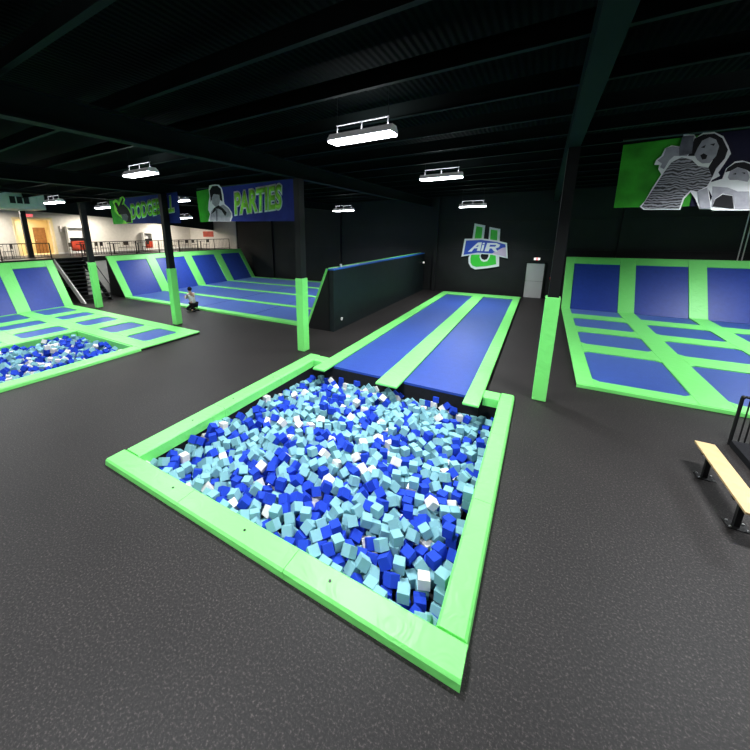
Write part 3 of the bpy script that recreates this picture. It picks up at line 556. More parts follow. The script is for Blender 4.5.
-4896,6737,-591,20,5,-95,-24, -5055,6765,-537,6,-64,-77,2, -4713,6743,-535,72,-3,70,-1, -5011,7142,-557,51,7,-83,22, -5098,7180,-446,57,24,48,63,
-5160,7413,-561,5,-84,12,53, -5077,7846,-695,39,83,38,-12, -5053,7978,-570,43,42,-57,56, -4832,2798,-236,5,41,10,90, -4579,3090,-484,21,-20,65,-70,
-4629,3089,-313,38,-73,-2,57, -4784,3398,-364,41,77,38,30, -4834,3787,-357,47,27,-43,-72, -4686,3945,-329,23,55,24,77, -4707,4147,-301,24,16,62,-73,
-4732,4341,-373,59,65,-20,44, -4760,4557,-405,0,-24,-79,57, -4719,4835,-457,94,27,0,-23, -4657,5017,-439,52,54,49,-45, -4724,5160,-347,65,-35,64,-20,
-4719,5298,-460,71,-12,69,8, -4796,5482,-300,67,-35,28,-60, -4786,5656,-480,66,-29,65,25, -4815,5835,-378,74,18,64,13, -4723,6066,-465,4,36,-26,90,
-4985,6139,-652,22,65,-18,71, -4831,6243,-409,38,-11,-36,-85, -4742,6385,-410,7,39,-84,38, -4739,6554,-526,53,-49,53,45, -4483,6910,-471,36,32,-79,-37,
-4799,6916,-562,19,-21,76,58, -4656,7325,-533,40,-8,71,-58, -4855,7510,-589,16,77,-47,40, -4747,7821,-622,70,61,-21,31, -4818,7977,-627,62,61,-35,34,
-4510,2857,-326,3,100,-4,2, -4464,3042,-333,63,-32,66,26, -4526,3264,-384,19,-22,53,79, -4546,3433,-379,58,5,-29,76, -4708,3534,-359,83,14,1,55,
-4595,3725,-325,95,-1,27,-13, -4450,3837,-295,25,-39,74,-48, -4444,4039,-388,64,24,-72,9, -4541,4252,-396,20,-52,-69,-46, -4593,4433,-413,46,63,-37,51,
-4544,4826,-439,82,-57,-8,0, -4499,4996,-437,0,-70,-4,-72, -4512,5145,-446,45,-56,47,52, -4545,5305,-455,45,41,57,55, -4666,5474,-467,1,-14,99,-3,
-4596,5656,-486,59,-42,38,57, -4660,5783,-378,1,-18,-84,51, -4464,6107,-351,42,-67,-18,58, -4335,6282,-349,68,27,-54,-41, -4624,6266,-507,72,68,8,10,
-4335,6629,-439,22,26,41,-85, -4543,6676,-480,75,2,56,35, -4483,7073,-539,84,-16,4,53, -4640,7102,-551,3,84,54,0, -4575,7417,-458,70,-2,-54,-46,
-4716,7544,-514,19,-15,96,-14, -4733,7681,-597,7,92,7,37, -4237,2740,-224,18,38,68,-60, -4481,2965,-474,42,56,-40,60, -4355,3173,-481,2,98,-19,2,
-4394,3460,-309,56,74,-13,34, -4123,3648,-329,63,8,-72,-28, -4313,3772,-358,47,-3,4,-88, -4351,3957,-240,6,-92,39,-7, -4346,4178,-382,83,14,14,-52,
-4406,4338,-341,51,27,-34,74, -4448,4504,-410,11,71,8,-69, -4364,4811,-397,97,-1,24,-6, -4109,4977,-325,23,29,18,91, -4365,5105,-341,51,83,-2,23,
-4394,5320,-451,59,41,55,-43, -4436,5489,-476,53,-10,-83,14, -4429,5653,-521,27,74,-31,-53, -4424,5794,-410,19,0,-96,-20, -4338,5949,-348,71,2,11,-70,
-4306,6162,-467,45,-43,75,22, -4430,6403,-440,47,-87,14,-2, -4262,6527,-537,33,11,-40,85, -4356,6778,-558,46,50,16,71, -4436,6788,-360,59,44,-15,66,
-4459,7328,-514,13,72,-46,49, -4415,7196,-693,3,91,41,0, -4526,7656,-454,20,69,-13,-68, -4314,7949,-729,38,61,33,-61, -4122,7918,-435,0,60,-80,3,
-4076,2727,-307,0,-2,73,69, -4302,3013,-256,23,-90,26,-26, -4207,3134,-475,9,69,-6,72, -4166,3470,-365,54,53,17,-64, -3984,3524,-489,53,48,50,49,
-4139,3929,-301,7,83,-51,23, -4275,4109,-200,20,42,-46,-75, -4217,4229,-303,45,53,69,-19, -4232,4343,-437,84,-13,-37,36, -4268,4513,-386,10,-61,78,14,
-4191,4693,-382,63,48,34,-52, -4162,4826,-430,10,-72,-61,30, -3992,5102,-283,65,-23,-69,-20, -4199,5224,-397,32,93,1,16, -4303,5507,-411,79,56,-15,20,
-4261,5657,-465,50,-52,50,48, -4257,5802,-446,67,-71,16,16, -4275,6394,-463,45,-89,7,-4, -4174,6645,-657,65,-1,-3,-76, -4163,6749,-499,79,-11,-16,-58,
-4250,6833,-388,53,-82,4,-20, -4420,7295,-354,10,-72,16,-67, -4330,7371,-699,57,0,-3,-82, -4319,7614,-711,1,80,-60,3, -4031,7806,-713,16,-15,67,-71,
-3870,7823,-621,21,-21,82,49, -3892,2785,-447,70,-1,-3,-71, -3955,2872,-311,2,3,100,-3, -4010,3141,-417,50,-63,59,-10, -4071,3298,-317,12,71,-68,14,
-3904,3313,-330,100,-1,-2,5, -4060,3777,-246,23,53,-78,23, -3952,4014,-341,8,16,94,28, -4048,4170,-257,21,-66,-64,-35, -4002,4277,-342,91,39,-12,4,
-4041,4537,-369,10,85,-27,-44, -4017,4821,-269,9,-3,99,-10, -3964,4962,-450,13,56,31,76, -4010,5128,-430,11,12,-72,-68, -4043,5295,-376,80,-56,-15,-14,
-4164,5393,-497,11,79,40,45, -4112,5653,-460,51,-52,46,-50, -4077,5827,-485,22,-36,-76,-49, -3835,6303,-404,15,52,66,52, -4035,6534,-602,79,-38,34,35,
-3677,6643,-529,83,19,-52,-7, -3926,6822,-372,72,69,-8,-6, -4019,7012,-532,58,22,75,-25, -4267,7270,-430,67,42,-5,61, -4256,7485,-565,37,80,35,-30,
-4151,7565,-704,13,10,71,68, -3954,7865,-511,8,-60,71,-37, -4076,7935,-291,33,33,-65,-60, -3932,2722,-302,72,0,70,0, -3767,3027,-313,24,-65,-28,-66,
-3931,3319,-188,47,-50,-52,52, -3743,3445,-477,61,0,-3,-79, -3952,3600,-247,19,-18,90,35, -3893,3715,-323,33,67,19,64, -3793,3936,-350,45,30,-81,-23,
-3829,4145,-326,15,-30,-52,-78, -3688,4515,-319,33,19,-77,51, -3786,4672,-398,44,-47,-54,54, -3842,4808,-388,55,54,-47,-44, -3795,5008,-435,25,79,-54,17,
-3866,5162,-429,68,-14,71,9, -3887,5325,-442,62,18,10,75, -3896,5529,-590,69,65,22,23, -3967,5672,-457,1,-6,100,-3, -3886,6074,-475,51,-51,52,47,
-3745,6424,-488,69,65,22,22, -3799,6660,-394,43,-76,39,-29, -3834,6961,-498,50,-30,-80,-15, -3925,7164,-533,69,-6,-72,-2, -3812,7317,-681,69,-1,-3,-72,
-3983,7475,-601,1,-55,-73,41, -3834,7538,-508,3,73,63,-27, -3926,7647,-701,49,-53,-49,50, -3752,7961,-533,92,-5,35,-14, -3693,2729,-200,68,-66,20,27,
-3639,2929,-304,31,-35,-62,64, -3586,3274,-381,17,11,41,89, -3568,3467,-370,34,58,-70,-25, -3888,3490,-347,47,18,79,-34, -3754,3666,-295,91,40,-6,-6,
-3655,3921,-283,5,-23,-31,92, -3620,4118,-305,19,-59,74,26, -3466,4236,-239,89,-20,-14,-39, -3473,4556,-278,19,-47,3,-86, -3576,4482,-413,86,-36,34,10,
-3572,4857,-395,30,40,-86,-6, -3624,5042,-241,26,-65,-30,65, -3778,5390,-572,1,-61,-79,6, -3711,5197,-410,96,10,5,24, -3672,5709,-450,1,1,69,-73,
-3691,5878,-459,52,48,50,49, -3730,6025,-468,70,1,-72,5, -3703,6199,-476,60,-62,34,-38, -3648,6544,-364,45,30,-84,-6, -3516,6618,-473,9,20,60,-77,
-3611,7036,-660,66,-69,19,-22, -3691,7241,-530,3,75,66,-2, -3711,7421,-520,10,95,-30,-6, -3638,7593,-385,50,18,-50,-68, -3759,7685,-532,10,0,23,97,
-3669,7826,-601,7,-71,-45,53, -3555,2733,-300,69,8,-1,72, -3364,2930,-253,24,80,-55,2, -3407,3178,-260,44,-19,79,-39, -3299,3346,-299,49,-6,64,-59,
-3452,3630,-335,67,-71,-15,14, -3543,3754,-255,61,30,-73,-7, -3482,3875,-343,9,-1,-28,96, -3485,4069,-338,5,13,44,89, -3367,4346,-340,47,15,32,81,
-3252,4539,-247,54,-59,-24,-55, -3332,4612,-382,0,-35,94,-3, -3415,4753,-344,33,84,-31,-32, -3349,4926,-413,93,-27,22,14, -3528,5210,-419,66,63,-30,-27,
-3419,5492,-358,22,21,91,-28, -3243,5735,-436,75,11,61,-23, -3566,6010,-462,10,69,-7,71, -3494,6143,-367,12,-64,67,37, -3520,6281,-466,11,-11,16,-98,
-3563,6426,-429,21,55,-66,47, -3388,6591,-379,7,-32,16,93, -3342,6777,-515,79,41,3,-45, -3534,7270,-391,47,-41,-67,-40, -3278,7416,-472,34,13,-85,-37,
-3450,7651,-395,36,47,-21,78, -3588,7721,-497,62,37,67,17, -3540,7871,-547,19,42,31,83, -3405,2727,-284,1,-1,69,-73, -3205,2961,-293,3,99,16,1,
-3245,3141,-299,53,-54,-45,48, -3176,3506,-190,19,13,-79,-57, -3270,3600,-328,3,96,29,1, -3338,3743,-251,55,57,60,-9, -3315,3959,-205,60,0,-3,-80,
-3269,4199,-330,47,-73,6,50, -3152,4404,-368,70,43,18,-54, -3068,4645,-417,19,-66,27,-67, -3210,4763,-343,16,-65,64,-38, -3271,5000,-313,29,94,5,-19,
-3243,5199,-275,78,10,-58,19, -3231,5277,-495,26,25,39,-85, -3208,5484,-424,87,-2,-3,-49, -3117,5625,-338,34,85,-34,-23, -3345,5929,-449,8,-100,3,-2,
-3324,6180,-514,94,-2,34,-9, -3256,6322,-489,5,87,-5,50, -3174,6459,-467,50,43,-60,45, -3176,6639,-429,41,-50,-46,61, -3216,6790,-440,71,60,-17,32,
-3290,7067,-493,85,32,-34,-24, -3236,7262,-544,1,40,22,-89, -3165,7565,-447,20,-85,38,31, -3356,7805,-449,43,-61,15,-65, -3164,7821,-572,55,-71,-28,-36,
-3239,2784,-271,84,-11,-52,8, -3007,2962,-267,60,-71,10,-35, -3088,3194,-255,69,-21,64,-27, -2976,3488,-266,39,-26,-35,-81, -3096,3637,-325,27,64,-24,68,
-3112,3992,-213,83,-50,13,22, -3161,4289,-262,84,44,12,-28, -3094,4478,-222,18,-71,-51,-45, -2889,4640,-401,73,16,-48,46, -2990,4795,-348,83,36,-22,-36,
-3126,4907,-392,54,-47,55,43, -3313,5161,-400,51,29,-58,-57, -3082,5336,-419,54,-49,-3,-69, -3014,5511,-420,94,-2,-2,-35, -3022,5744,-432,35,63,31,-63,
-3163,5877,-402,30,-75,-47,36, -3158,6049,-433,34,63,70,-2, -3222,6219,-355,20,13,-80,55, -3069,6299,-437,48,-42,-33,-69, -2991,6453,-400,48,-85,14,17,
-2913,6768,-435,22,41,-84,29, -3059,6760,-528,6,58,69,44, -3089,6983,-498,1,-2,100,-3, -3068,7426,-521,64,-28,-67,-25, -2987,7573,-422,25,-83,50,5,
-3084,7809,-450,60,-71,36,5, -2922,7973,-517,21,-22,69,66, -2824,2740,-208,11,-80,58,-15, -2879,2879,-179,77,24,-20,-55, -2850,3044,-38,53,47,58,-41,
-2863,3069,-179,66,3,4,-75, -2802,3619,-452,6,74,67,2, -3010,4001,-342,60,4,30,74, -3041,4201,-352,68,-15,-71,-12, -2835,4268,-205,97,-3,-3,-23,
-2871,4165,-341,5,65,76,-3, -2760,4527,-362,19,97,-17,-1, -2650,4896,-347,19,33,2,-92, -2797,5100,-322,5,40,-79,-46, -2820,5198,-454,8,-25,35,-90,
-2882,5389,-414,47,78,-35,-23, -2648,5602,-389,39,-24,11,88, -2856,5666,-423,38,-2,2,92, -2967,6101,-407,53,-33,75,-22, -2933,6258,-371,76,-28,31,50,
-2830,6472,-464,100,-3,-2,-5, -2792,6645,-401,2,86,-26,43, -2875,6951,-507,87,-34,-4,-36, -2837,7092,-589,49,-40,-76,15, -2863,7201,-468,46,57,-2,69,
-2839,7446,-440,11,-37,-32,-87, -2800,7642,-524,8,-11,-68,72, -2844,7813,-406,28,-78,-7,56, -2781,7975,-356,68,67,20,-23, -2621,2753,-144,51,69,-50,6,
-2671,2853,-261,8,-37,36,-85, -2567,2915,-337,21,-34,-31,86, -2707,3228,-435,14,68,-11,71, -2754,3631,-230,26,87,30,-30, -2551,3976,-326,23,1,-3,-97,
-2674,4129,-336,3,44,1,-90, -2770,4028,-240,19,-34,-31,87, -2736,4296,-348,16,68,-12,71, -2609,4491,-354,2,97,-26,2, -2608,4717,-347,73,58,11,-34,
-2561,4972,-260,44,-81,-32,-21, -2654,5093,-200,2,90,-23,-37, -2695,5246,-317,35,-4,-40,84, -2668,5393,-374,43,33,24,-81, -2504,5496,-348,71,34,-60,14,
-2711,5805,-344,65,-26,-27,-66, -2889,6036,-269,14,6,-34,93, -2773,6067,-412,13,-84,-34,-39, -2586,6296,-304,59,58,-42,-38, -2652,6559,-476,60,69,39,-10,
-2735,6857,-478,53,-77,-20,29, -2687,7069,-467,14,-84,48,18, -2666,7275,-495,75,5,35,56, -2737,7423,-569,13,-20,-24,-94, -2742,7595,-663,72,1,69,-5,
-2636,7797,-500,36,-15,-10,91, -2591,7974,-541,39,60,-57,-41, -2493,2727,-259,71,-1,-3,-70, -2283,2784,-399,64,-67,25,-28, -2526,3323,-148,14,-13,67,-71,
-2658,3531,-449,1,69,-72,3, -2628,3672,-301,91,22,-33,-6, -2445,3823,-256,67,-25,-23,-66, -2478,4145,-227,33,-35,-6,-87, -2565,4293,-330,87,7,-15,45,
-2408,4429,-345,2,13,99,-3, -2529,4428,-213,12,-34,-58,-73, -2431,4724,-279,29,95,-12,-2, -2268,4935,-315,1,24,-22,-94, -2602,5126,-385,93,-3,0,-37,
-2540,5290,-537,69,65,22,23, -2430,5362,-350,45,7,-58,-67, -2377,5665,-380,52,-23,-24,-78, -2454,5974,-414,75,-19,14,-62, -2630,5962,-432,49,49,-48,53,
-2319,6202,-435,3,100,0,2, -2300,6380,-314,65,9,29,69, -2445,6509,-398,79,-58,-20,11, -2655,6753,-617,3,76,65,-1, -2616,6955,-626,50,46,53,52,
-2305,7491,-504,7,-46,88,-8, -2513,7462,-507,68,24,-63,28, -2627,7604,-435,23,25,53,-78, -2437,7829,-522,48,-50,-52,-50, -2454,7976,-425,21,67,-69,-20,
-2344,2739,-255,51,50,-51,-47, -2278,2973,-289,74,42,-29,45, -2431,3276,-286,46,52,-45,56, -2441,3427,-294,15,1,73,-67, -2167,3563,-375,86,30,-39,-15,
-2283,3881,-344,32,-67,-1,-67, -2400,4021,-324,2,89,-45,3, -2377,4261,-335,59,33,-52,52, -2061,4421,-302,74,53,-32,27, -2470,4611,-401,55,-22,-7,-80,
-2207,4723,-324,22,30,-75,55, -2100,4950,-264,16,-90,-17,36, -2247,5138,-348,37,-70,10,-61, -2287,5285,-409,50,35,79,4, -2258,5484,-356,28,-94,-15,13,
-2167,5665,-259,70,67,-18,-15, -2227,5895,-315,22,44,81,32, -2298,6045,-424,72,6,-68,10, -2048,6195,-278,69,1,-72,8, -2165,6382,-438,52,-46,56,44,
-2279,6589,-467,28,-62,-34,65, -2458,6636,-511,12,-47,82,30, -2477,6868,-457,10,-88,-45,6, -2353,7095,-487,85,46,17,-18, -2332,7514,-365,13,62,-10,76,
-2436,7619,-497,56,-14,63,52, -2288,7825,-519,71,-4,-71,0, -2331,7973,-499,68,19,22,67, -2134,2737,-243,69,-72,9,-6, -2144,2926,-402,2,7,100,-2,
-2246,3147,-312,91,-11,-37,-16, -2100,3212,-168,54,76,-11,-35, -1951,3523,-333,83,29,39,27, -2282,3783,-231,50,-37,68,-40, -2121,3938,-233,30,-23,47,80,
-2219,4239,-340,75,-4,-18,63, -1949,4427,-210,72,58,11,-36, -1983,4680,-330,48,3,-72,50, -2094,4839,-375,12,64,61,45, -2006,5034,-336,29,-27,-18,-90,
-2099,5170,-371,73,66,10,12, -2107,5328,-383,74,67,3,4, -2087,5477,-390,100,-3,-1,5, -2130,5618,-399,51,-53,46,-50, -2079,5806,-281,14,-29,-59,74,
-1998,6000,-281,60,-56,-51,-25, -2150,6192,-429,70,67,-21,-18, -2006,6520,-479,18,41,51,-73, -2093,6645,-402,32,-31,81,39, -2177,6807,-412,29,35,21,-86,
-2084,7044,-328,50,39,-54,55, -2045,7188,-471,70,-18,-66,-17, -2217,7175,-421,51,27,36,-73, -2235,7640,-543,53,-22,43,-70, -2110,7818,-656,3,99,10,1,
-2157,7973,-522,70,-3,-72,1, -1916,2722,-182,71,-5,5,-71, -2073,3039,-239,62,64,-5,-45, -1874,3132,-118,95,-2,-2,-30, -1944,3325,-270,10,-63,-12,-76,
-1994,3620,-237,39,68,-16,-60, -2078,3765,-202,47,35,26,77, -1806,3954,-191,34,69,57,-30, -1985,4043,-310,1,-2,17,-99, -1954,4239,-379,3,52,-67,-54,
-1849,4356,-315,75,41,-29,43, -1833,4527,-298,49,-73,-32,-35, -1858,4840,-350,15,-2,2,99, -1848,4996,-267,85,33,41,3, -1960,5262,-232,0,-70,-4,-72,
-1906,5435,-346,41,11,-35,84, -2005,5791,-444,23,70,-30,-61, -1850,5886,-404,100,-3,-2,-5, -1748,6031,-387,48,1,88,2, -1678,6224,-353,35,-16,90,-18,
-1893,6584,-369,89,4,-44,-7, -1993,6787,-442,22,10,1,97, -1781,6764,-305,22,-21,65,-69, -1776,7053,-345,16,93,3,33, -1865,7255,-333,5,2,72,69,
-1964,7479,-507,81,-21,-17,52, -1857,7781,-449,39,-20,90,-1, -1864,7975,-227,1,1,69,-73, -1676,2729,-91,70,-2,-72,2, -1785,2978,-251,66,-69,21,-24,
-1788,3237,-251,35,-6,17,92, -1786,3464,-272,41,-28,46,74, -1800,3664,-287,1,-4,100,-3, -1663,3914,-153,65,-1,-3,-76, -1815,3991,-347,12,-7,95,29,
-1827,4133,-270,45,48,36,66, -1678,4396,-297,36,59,-41,-59, -1656,4569,-214,32,-89,4,33, -1738,4681,-354,94,3,-27,-23, -1752,5031,-387,49,28,31,76,
-1799,5188,-366,100,-3,-1,8, -1655,5428,-384,54,48,68,-12, -1833,5595,-245,69,66,-21,-18, -1793,5716,-537,82,-1,-3,-57, -1205,5622,-257,53,-74,42,7,
-1725,5790,-254,96,-1,-6,-28, -1690,6401,-475,13,57,21,78, -1731,6579,-435,66,0,75,1, -1615,6407,-295,66,-72,21,-10, -1507,6941,-383,78,-56,-17,-25,
-1875,6923,-459,86,-1,-3,-52, -1596,7142,-455,52,-45,46,-56, -1781,7320,-477,54,-56,42,-46, -1857,7462,-376,78,40,39,29, -1900,7960,-370,68,-72,7,-10,
-1710,2762,-237,72,68,6,8, -1481,3089,-168,23,-23,-28,-90, -1576,3218,-257,4,62,78,-3, -1640,3516,-349,39,-84,-35,14, -1457,3727,-265,61,-18,76,11,
-1487,3934,-281,57,-49,49,-44, -1665,4101,-202,35,59,0,73, -1476,4120,-312,84,-21,-46,19, -1535,4384,-288,65,-33,33,60, -1524,4571,-327,78,-2,-2,-63,
-1663,4910,-491,38,-61,40,57, -1706,4826,-201,80,-1,-3,-60, -1645,5019,-238,7,-75,-32,58, -1541,5215,-217,12,1,-3,-99, -1543,5482,-295,7,-34,82,45,
-1612,5678,-239,40,3,-2,-92, -1670,5780,-392,5,-19,98,-4, -1559,6024,-375,37,65,59,30, -1519,6185,-387,50,25,-31,-77, -1419,6399,-370,30,90,-27,19,
-1305,6484,-410,90,-18,14,-36, -1421,6632,-430,51,50,-52,-48, -1679,6931,-450,17,11,71,67, -1443,7127,-422,75,-23,3,62, -1648,7365,-373,56,-74,30,22,
-1506,7570,-427,72,5,-39,58, -1741,7798,-534,46,-1,48,75, -1681,7946,-426,54,-74,38,13, -1473,2741,-212,57,40,-42,58, -1293,2914,-233,3,-5,-69,72,
-1363,3088,-273,7,34,-69,63, -1542,3457,-257,46,-73,7,-49, -1391,3443,-177,33,81,48,7, -1346,3816,-159,80,40,22,-38, -1153,4096,-356,55,-28,38,69,
-1061,4280,-349,73,-29,45,-41, -1311,4283,-305,43,-58,44,54, -1385,4605,-322,3,99,11,0, -1388,4787,-190,51,-48,-55,-46, -1661,4859,-345,16,17,-71,-67,
-1438,5091,-350,61,0,-3,-79, -1323,5273,-329,40,-88,-12,-23, -1398,5448,-511,69,-5,-72,-1, -1369,5443,-363,53,47,-49,-51, -1509,5840,-386,15,-20,-70,67,
-1382,5969,-393,8,89,-6,45, -1356,6264,-466,17,-33,-19,91, -1157,6525,-560,48,-53,50,49, -1238,6671,-461,16,-53,-73,-40, -1395,6782,-358,30,6,-94,-15,
-1582,6646,-340,61,-28,24,-70, -1277,7081,-440,33,57,-74,9, -1416,7614,-535,33,-24,89,20, -1263,7820,-487,17,1,-3,-99, -1574,7940,-317,60,-70,37,12,
-1421,7848,-369,54,-59,58,-17, -1157,2841,-225,4,-6,-69,72, -1142,2788,-365,26,23,68,65, -1283,2948,-378,62,35,59,-37, -1260,3261,-198,76,5,-32,-56,
-1253,3560,-265,44,-48,-53,55, -1238,3594,-123,67,64,-29,-25, -969,4027,-259,27,-50,-24,-78, -879,4272,-345,9,-43,-82,-38, -1108,4468,-352,32,11,62,-71,
-1238,4602,-319,70,5,-70,10, -1030,4557,-235,41,19,28,85, -1262,4887,-332,68,16,63,-33, -1098,5022,-307,86,13,31,-38, -1145,5260,-318,54,35,19,-75,
-1204,5444,-362,68,-72,-9,7, -1400,5595,-519,1,70,-71,3, -1322,5762,-444,80,-54,-22,-16, -1330,5592,-373,4,1,-3,-100, -1273,6072,-537,18,16,71,66,
-1087,6659,-411,48,54,-60,-34, -1094,6821,-428,52,-49,54,44, -1234,6858,-436,100,-2,-2,-7, -1095,6990,-296,72,68,11,13, -1305,6997,-317,63,-41,5,66,
-1081,7778,-460,60,4,80,-6, -1034,7364,-516,59,13,-40,-69, -1167,7566,-614,5,-72,9,69, -1323,7953,-496,60,39,56,-41, -968,2761,-215,49,-53,-48,49,
-933,3031,-228,57,55,-45,-41, -991,3204,-382,65,-70,-21,20, -1106,3354,-250,3,63,78,-1, -880,3515,-294,2,53,66,-53, -1051,3536,-225,50,47,-65,33,
-982,4132,-409,65,-45,32,-52, -946,4429,-445,2,72,-1,-70, -828,4554,-304,70,-16,69,12, -1095,4741,-347,49,76,-28,33, -1000,5239,-234,77,-28,5,58,
-946,4884,-325,10,-2,2,99, -884,5029,-331,51,47,-50,51, -932,5202,-363,86,50,-4,12, -922,5411,-248,51,-9,60,60, -1108,5640,-404,4,-90,-17,-40,
-1139,5783,-377,56,-41,-60,-40, -1179,6239,-402,2,32,95,-2, -1056,6377,-406,63,61,-36,-32, -951,6512,-553,0,52,-86,3, -990,6714,-555,9,23,97,-4,
-907,6827,-441,36,68,22,60, -909,6940,-574,3,76,64,-1, -1101,6993,-439,57,-3,1,82, -1007,7171,-386,82,-52,23,10, -828,7632,-464,60,35,-60,39,
-909,7860,-622,2,22,98,-2, -1157,7947,-491,69,-19,68,15, -752,2752,-208,1,70,-71,3, -739,2948,-333,73,39,57,1, -1120,3130,-256,32,-83,-26,37,
-779,3310,-238,57,-3,1,82, -571,3331,-90,40,-57,-44,-56, -751,3647,-255,38,61,34,-61, -711,3809,-241,52,-67,-48,21, -813,4101,-317,50,74,-12,43,
-754,4402,-437,1,66,-75,3, -906,4694,-314,68,-72,-10,8, -761,4785,-344,57,17,-30,74, -736,4987,-324,69,-8,-72,-5, -694,5113,-212,30,60,-25,-70,
-775,5226,-338,1,-70,-5,-72, -724,5409,-253,3,-74,-61,30, -711,5549,-318,18,85,12,48, -948,5807,-373,65,63,-32,-28, -719,5936,-419,42,11,-39,-81,
-729,6299,-381,23,41,-64,-60, -805,6450,-402,65,-30,65,26, -879,6627,-444,45,31,-14,-83, -692,6751,-411,13,54,-83,-2, -582,6883,-369,35,13,-82,43,
-638,7322,-443,74,-3,1,67, -862,7110,-439,65,71,22,-15, -864,7320,-449,10,-12,-68,71, -738,7833,-615,67,-70,16,-19, -972,7952,-485,3,100,9,1,
-627,2751,-79,53,-34,-74,24, -565,2839,-178,38,67,17,62, -550,3251,-228,46,-47,51,-55, -544,3456,-237,100,-1,-2,2, -534,3763,-198,96,27,1,-2,
-668,4069,-131,2,5,100,-3, -619,4085,-274,72,0,70,-3, -726,4389,-293,2,97,-25,2, -552,4415,-296,68,29,-66,-13, -694,4611,-303,39,58,-37,62,
-552,4777,-21,48,-53,49,49, -546,4915,-187,99,-2,12,0, -555,5111,-325,1,0,100,-3, -605,5264,-334,69,-7,-72,-3, -547,5491,-345,7,-10,-79,-60,
-537,5712,-342,65,29,-62,-34, -554,5896,-336,60,-41,-37,-57, -542,6061,-374,50,48,-49,52, -545,6232,-392,35,58,31,67, -562,6336,-271,60,28,-32,68,
-710,6567,-405,63,-34,63,29, -562,6661,-409,28,39,-54,-70, -633,6597,-258,3,-12,99,-3, -538,7044,-312,43,56,-38,-60, -644,7497,-444,3,-2,-4,100,
-660,7633,-603,100,-3,-1,6, -541,7791,-464,73,69,-1,1, -552,7972,-470,98,4,18,1, -5577,2721,-142,71,-71,-1,-1, -5573,2892,-190,16,-68,-68,-20,
-5511,3194,-189,46,-33,-9,-82, -5318,3313,-228,2,67,-74,1, -5546,3702,-148,30,93,20,-7, -5466,4023,-168,23,35,-90,9, -5410,4060,-41,53,-57,-23,59,
-5549,4205,-108,65,-28,-22,67, -5569,4536,-184,49,45,-56,-49, -5418,4686,-269,35,-93,6,3, -5573,4674,-319,9,-73,-8,68, -5574,4964,-279,1,3,88,-47,
-5468,5169,-318,47,84,-6,-27, -5483,5460,-312,47,88,0,-4, -5486,5590,-226,25,-72,28,-59, -5566,5861,-371,70,4,-71,8, -5525,5942,-517,55,-57,41,-45,
-5566,6075,-414,24,-74,60,20, -5576,6256,-387,28,-65,25,-66, -5577,6444,-427,1,1,53,-85, -5339,6364,-241,27,4,84,47, -5425,6756,-309,23,-89,38,-10,
-5548,7107,-417,78,42,-24,39, -5320,7026,-297,14,-72,44,51, -5414,7318,-370,97,-3,21,-9, -5574,7409,-452,51,50,47,-52, -5425,7467,-353,41,-9,-91,1,
-5578,7825,-518,64,30,-64,-30, -5333,2726,-201,3,100,0,2, -5417,2976,-141,95,-26,-19,-2, -5343,3142,-222,3,94,35,0, -5230,3267,-369,1,76,-65,3,
-5240,3916,-125,27,34,-68,-60, -5289,3883,-289,73,10,-14,-66, -5483,4179,-252,7,90,14,41, -5436,4354,-155,45,-54,-45,54, -5376,4500,-311,15,-34,-3,-93,
-5269,4524,-216,6,94,7,-34, -5073,4745,-170,76,-64,1,-10, -5422,4757,-410,30,-66,62,30, -5424,4938,-436,13,70,1,70, -5280,5248,-331,34,-34,60,-64,
-5401,5289,-208,38,15,-24,-88, -5569,5856,-228,75,-3,1,67, -5393,6012,-391,97,-13,10,-18, -5276,6121,-443,42,-26,-87,3, -5386,6212,-371,77,-51,38,-7,
-5432,6408,-435,26,-65,-65,-28, -5436,6532,-318,19,-16,-47,85, -5300,6641,-377,51,25,59,-57, -5542,6881,-415,13,-22,75,-61, -5324,7134,-456,12,-87,36,31,
-5471,7748,-387,3,4,-92,40, -5303,7962,-414,6,78,63,3, -5334,7594,-454,39,-58,-44,-57, -5273,7724,-463,67,-62,38,15, -5155,2860,-200,61,60,-37,-36,
-5177,3027,-374,35,54,-39,-66, -5061,3250,-363,98,-3,-1,20, -5000,3466,-372,43,-14,-88,14, -5260,3544,-272,25,11,91,-32, -5147,3721,-271,77,47,-41,11,
-5266,4102,-140,4,-60,10,79, -5261,4258,-221,66,-63,-24,-34, -5355,4316,-327,74,-57,29,21, -5211,4510,-374,34,0,-93,-12, -5200,4691,-337,39,-5,-91,15,
-5227,4946,-351,82,-30,4,-48, -5020,5009,-289,42,-74,46,-23, -5010,5198,-360,53,4,-64,55, -5160,5380,-333,35,-67,-50,43, -5411,5787,-328,29,58,-68,33,
-5256,5944,-354,43,-37,62,-54, -5149,6101,-373,65,51,1,-56, -5262,6345,-390,66,-72,-13,-16, -4993,6445,-381,91,-4,-3,-41, -5092,6600,-422,64,-21,-51,-54,
-5194,6747,-448,20,52,0,-83, -5127,6951,-453,31,89,1,-34, -5027,7359,-484,43,64,50,-38, -5374,7360,-585,48,-52,-51,-50, -5172,7571,-592,2,4,100,-3,
-5134,7761,-579,44,-48,-76,6, -5088,7964,-432,80,-1,60,1, -5016,2739,-233,33,-28,-72,-55, -5224,3010,-218,19,-16,80,-54, -4899,3044,-362,13,90,41,3,
-4966,3671,-241,40,-8,-91,0, -5047,3667,-363,22,-81,-44,33, -4561,3581,-241,49,-80,-31,-19, -5147,4050,-254,76,0,10,64, -5128,4357,-290,27,69,-62,-24,
-5112,3880,-246,9,93,-18,30, -4914,4476,-304,36,19,-60,69, -5069,4559,-248,32,11,41,-85, -5068,4812,-305,25,-5,-9,96, -4883,5115,-288,34,-2,-53,-78,
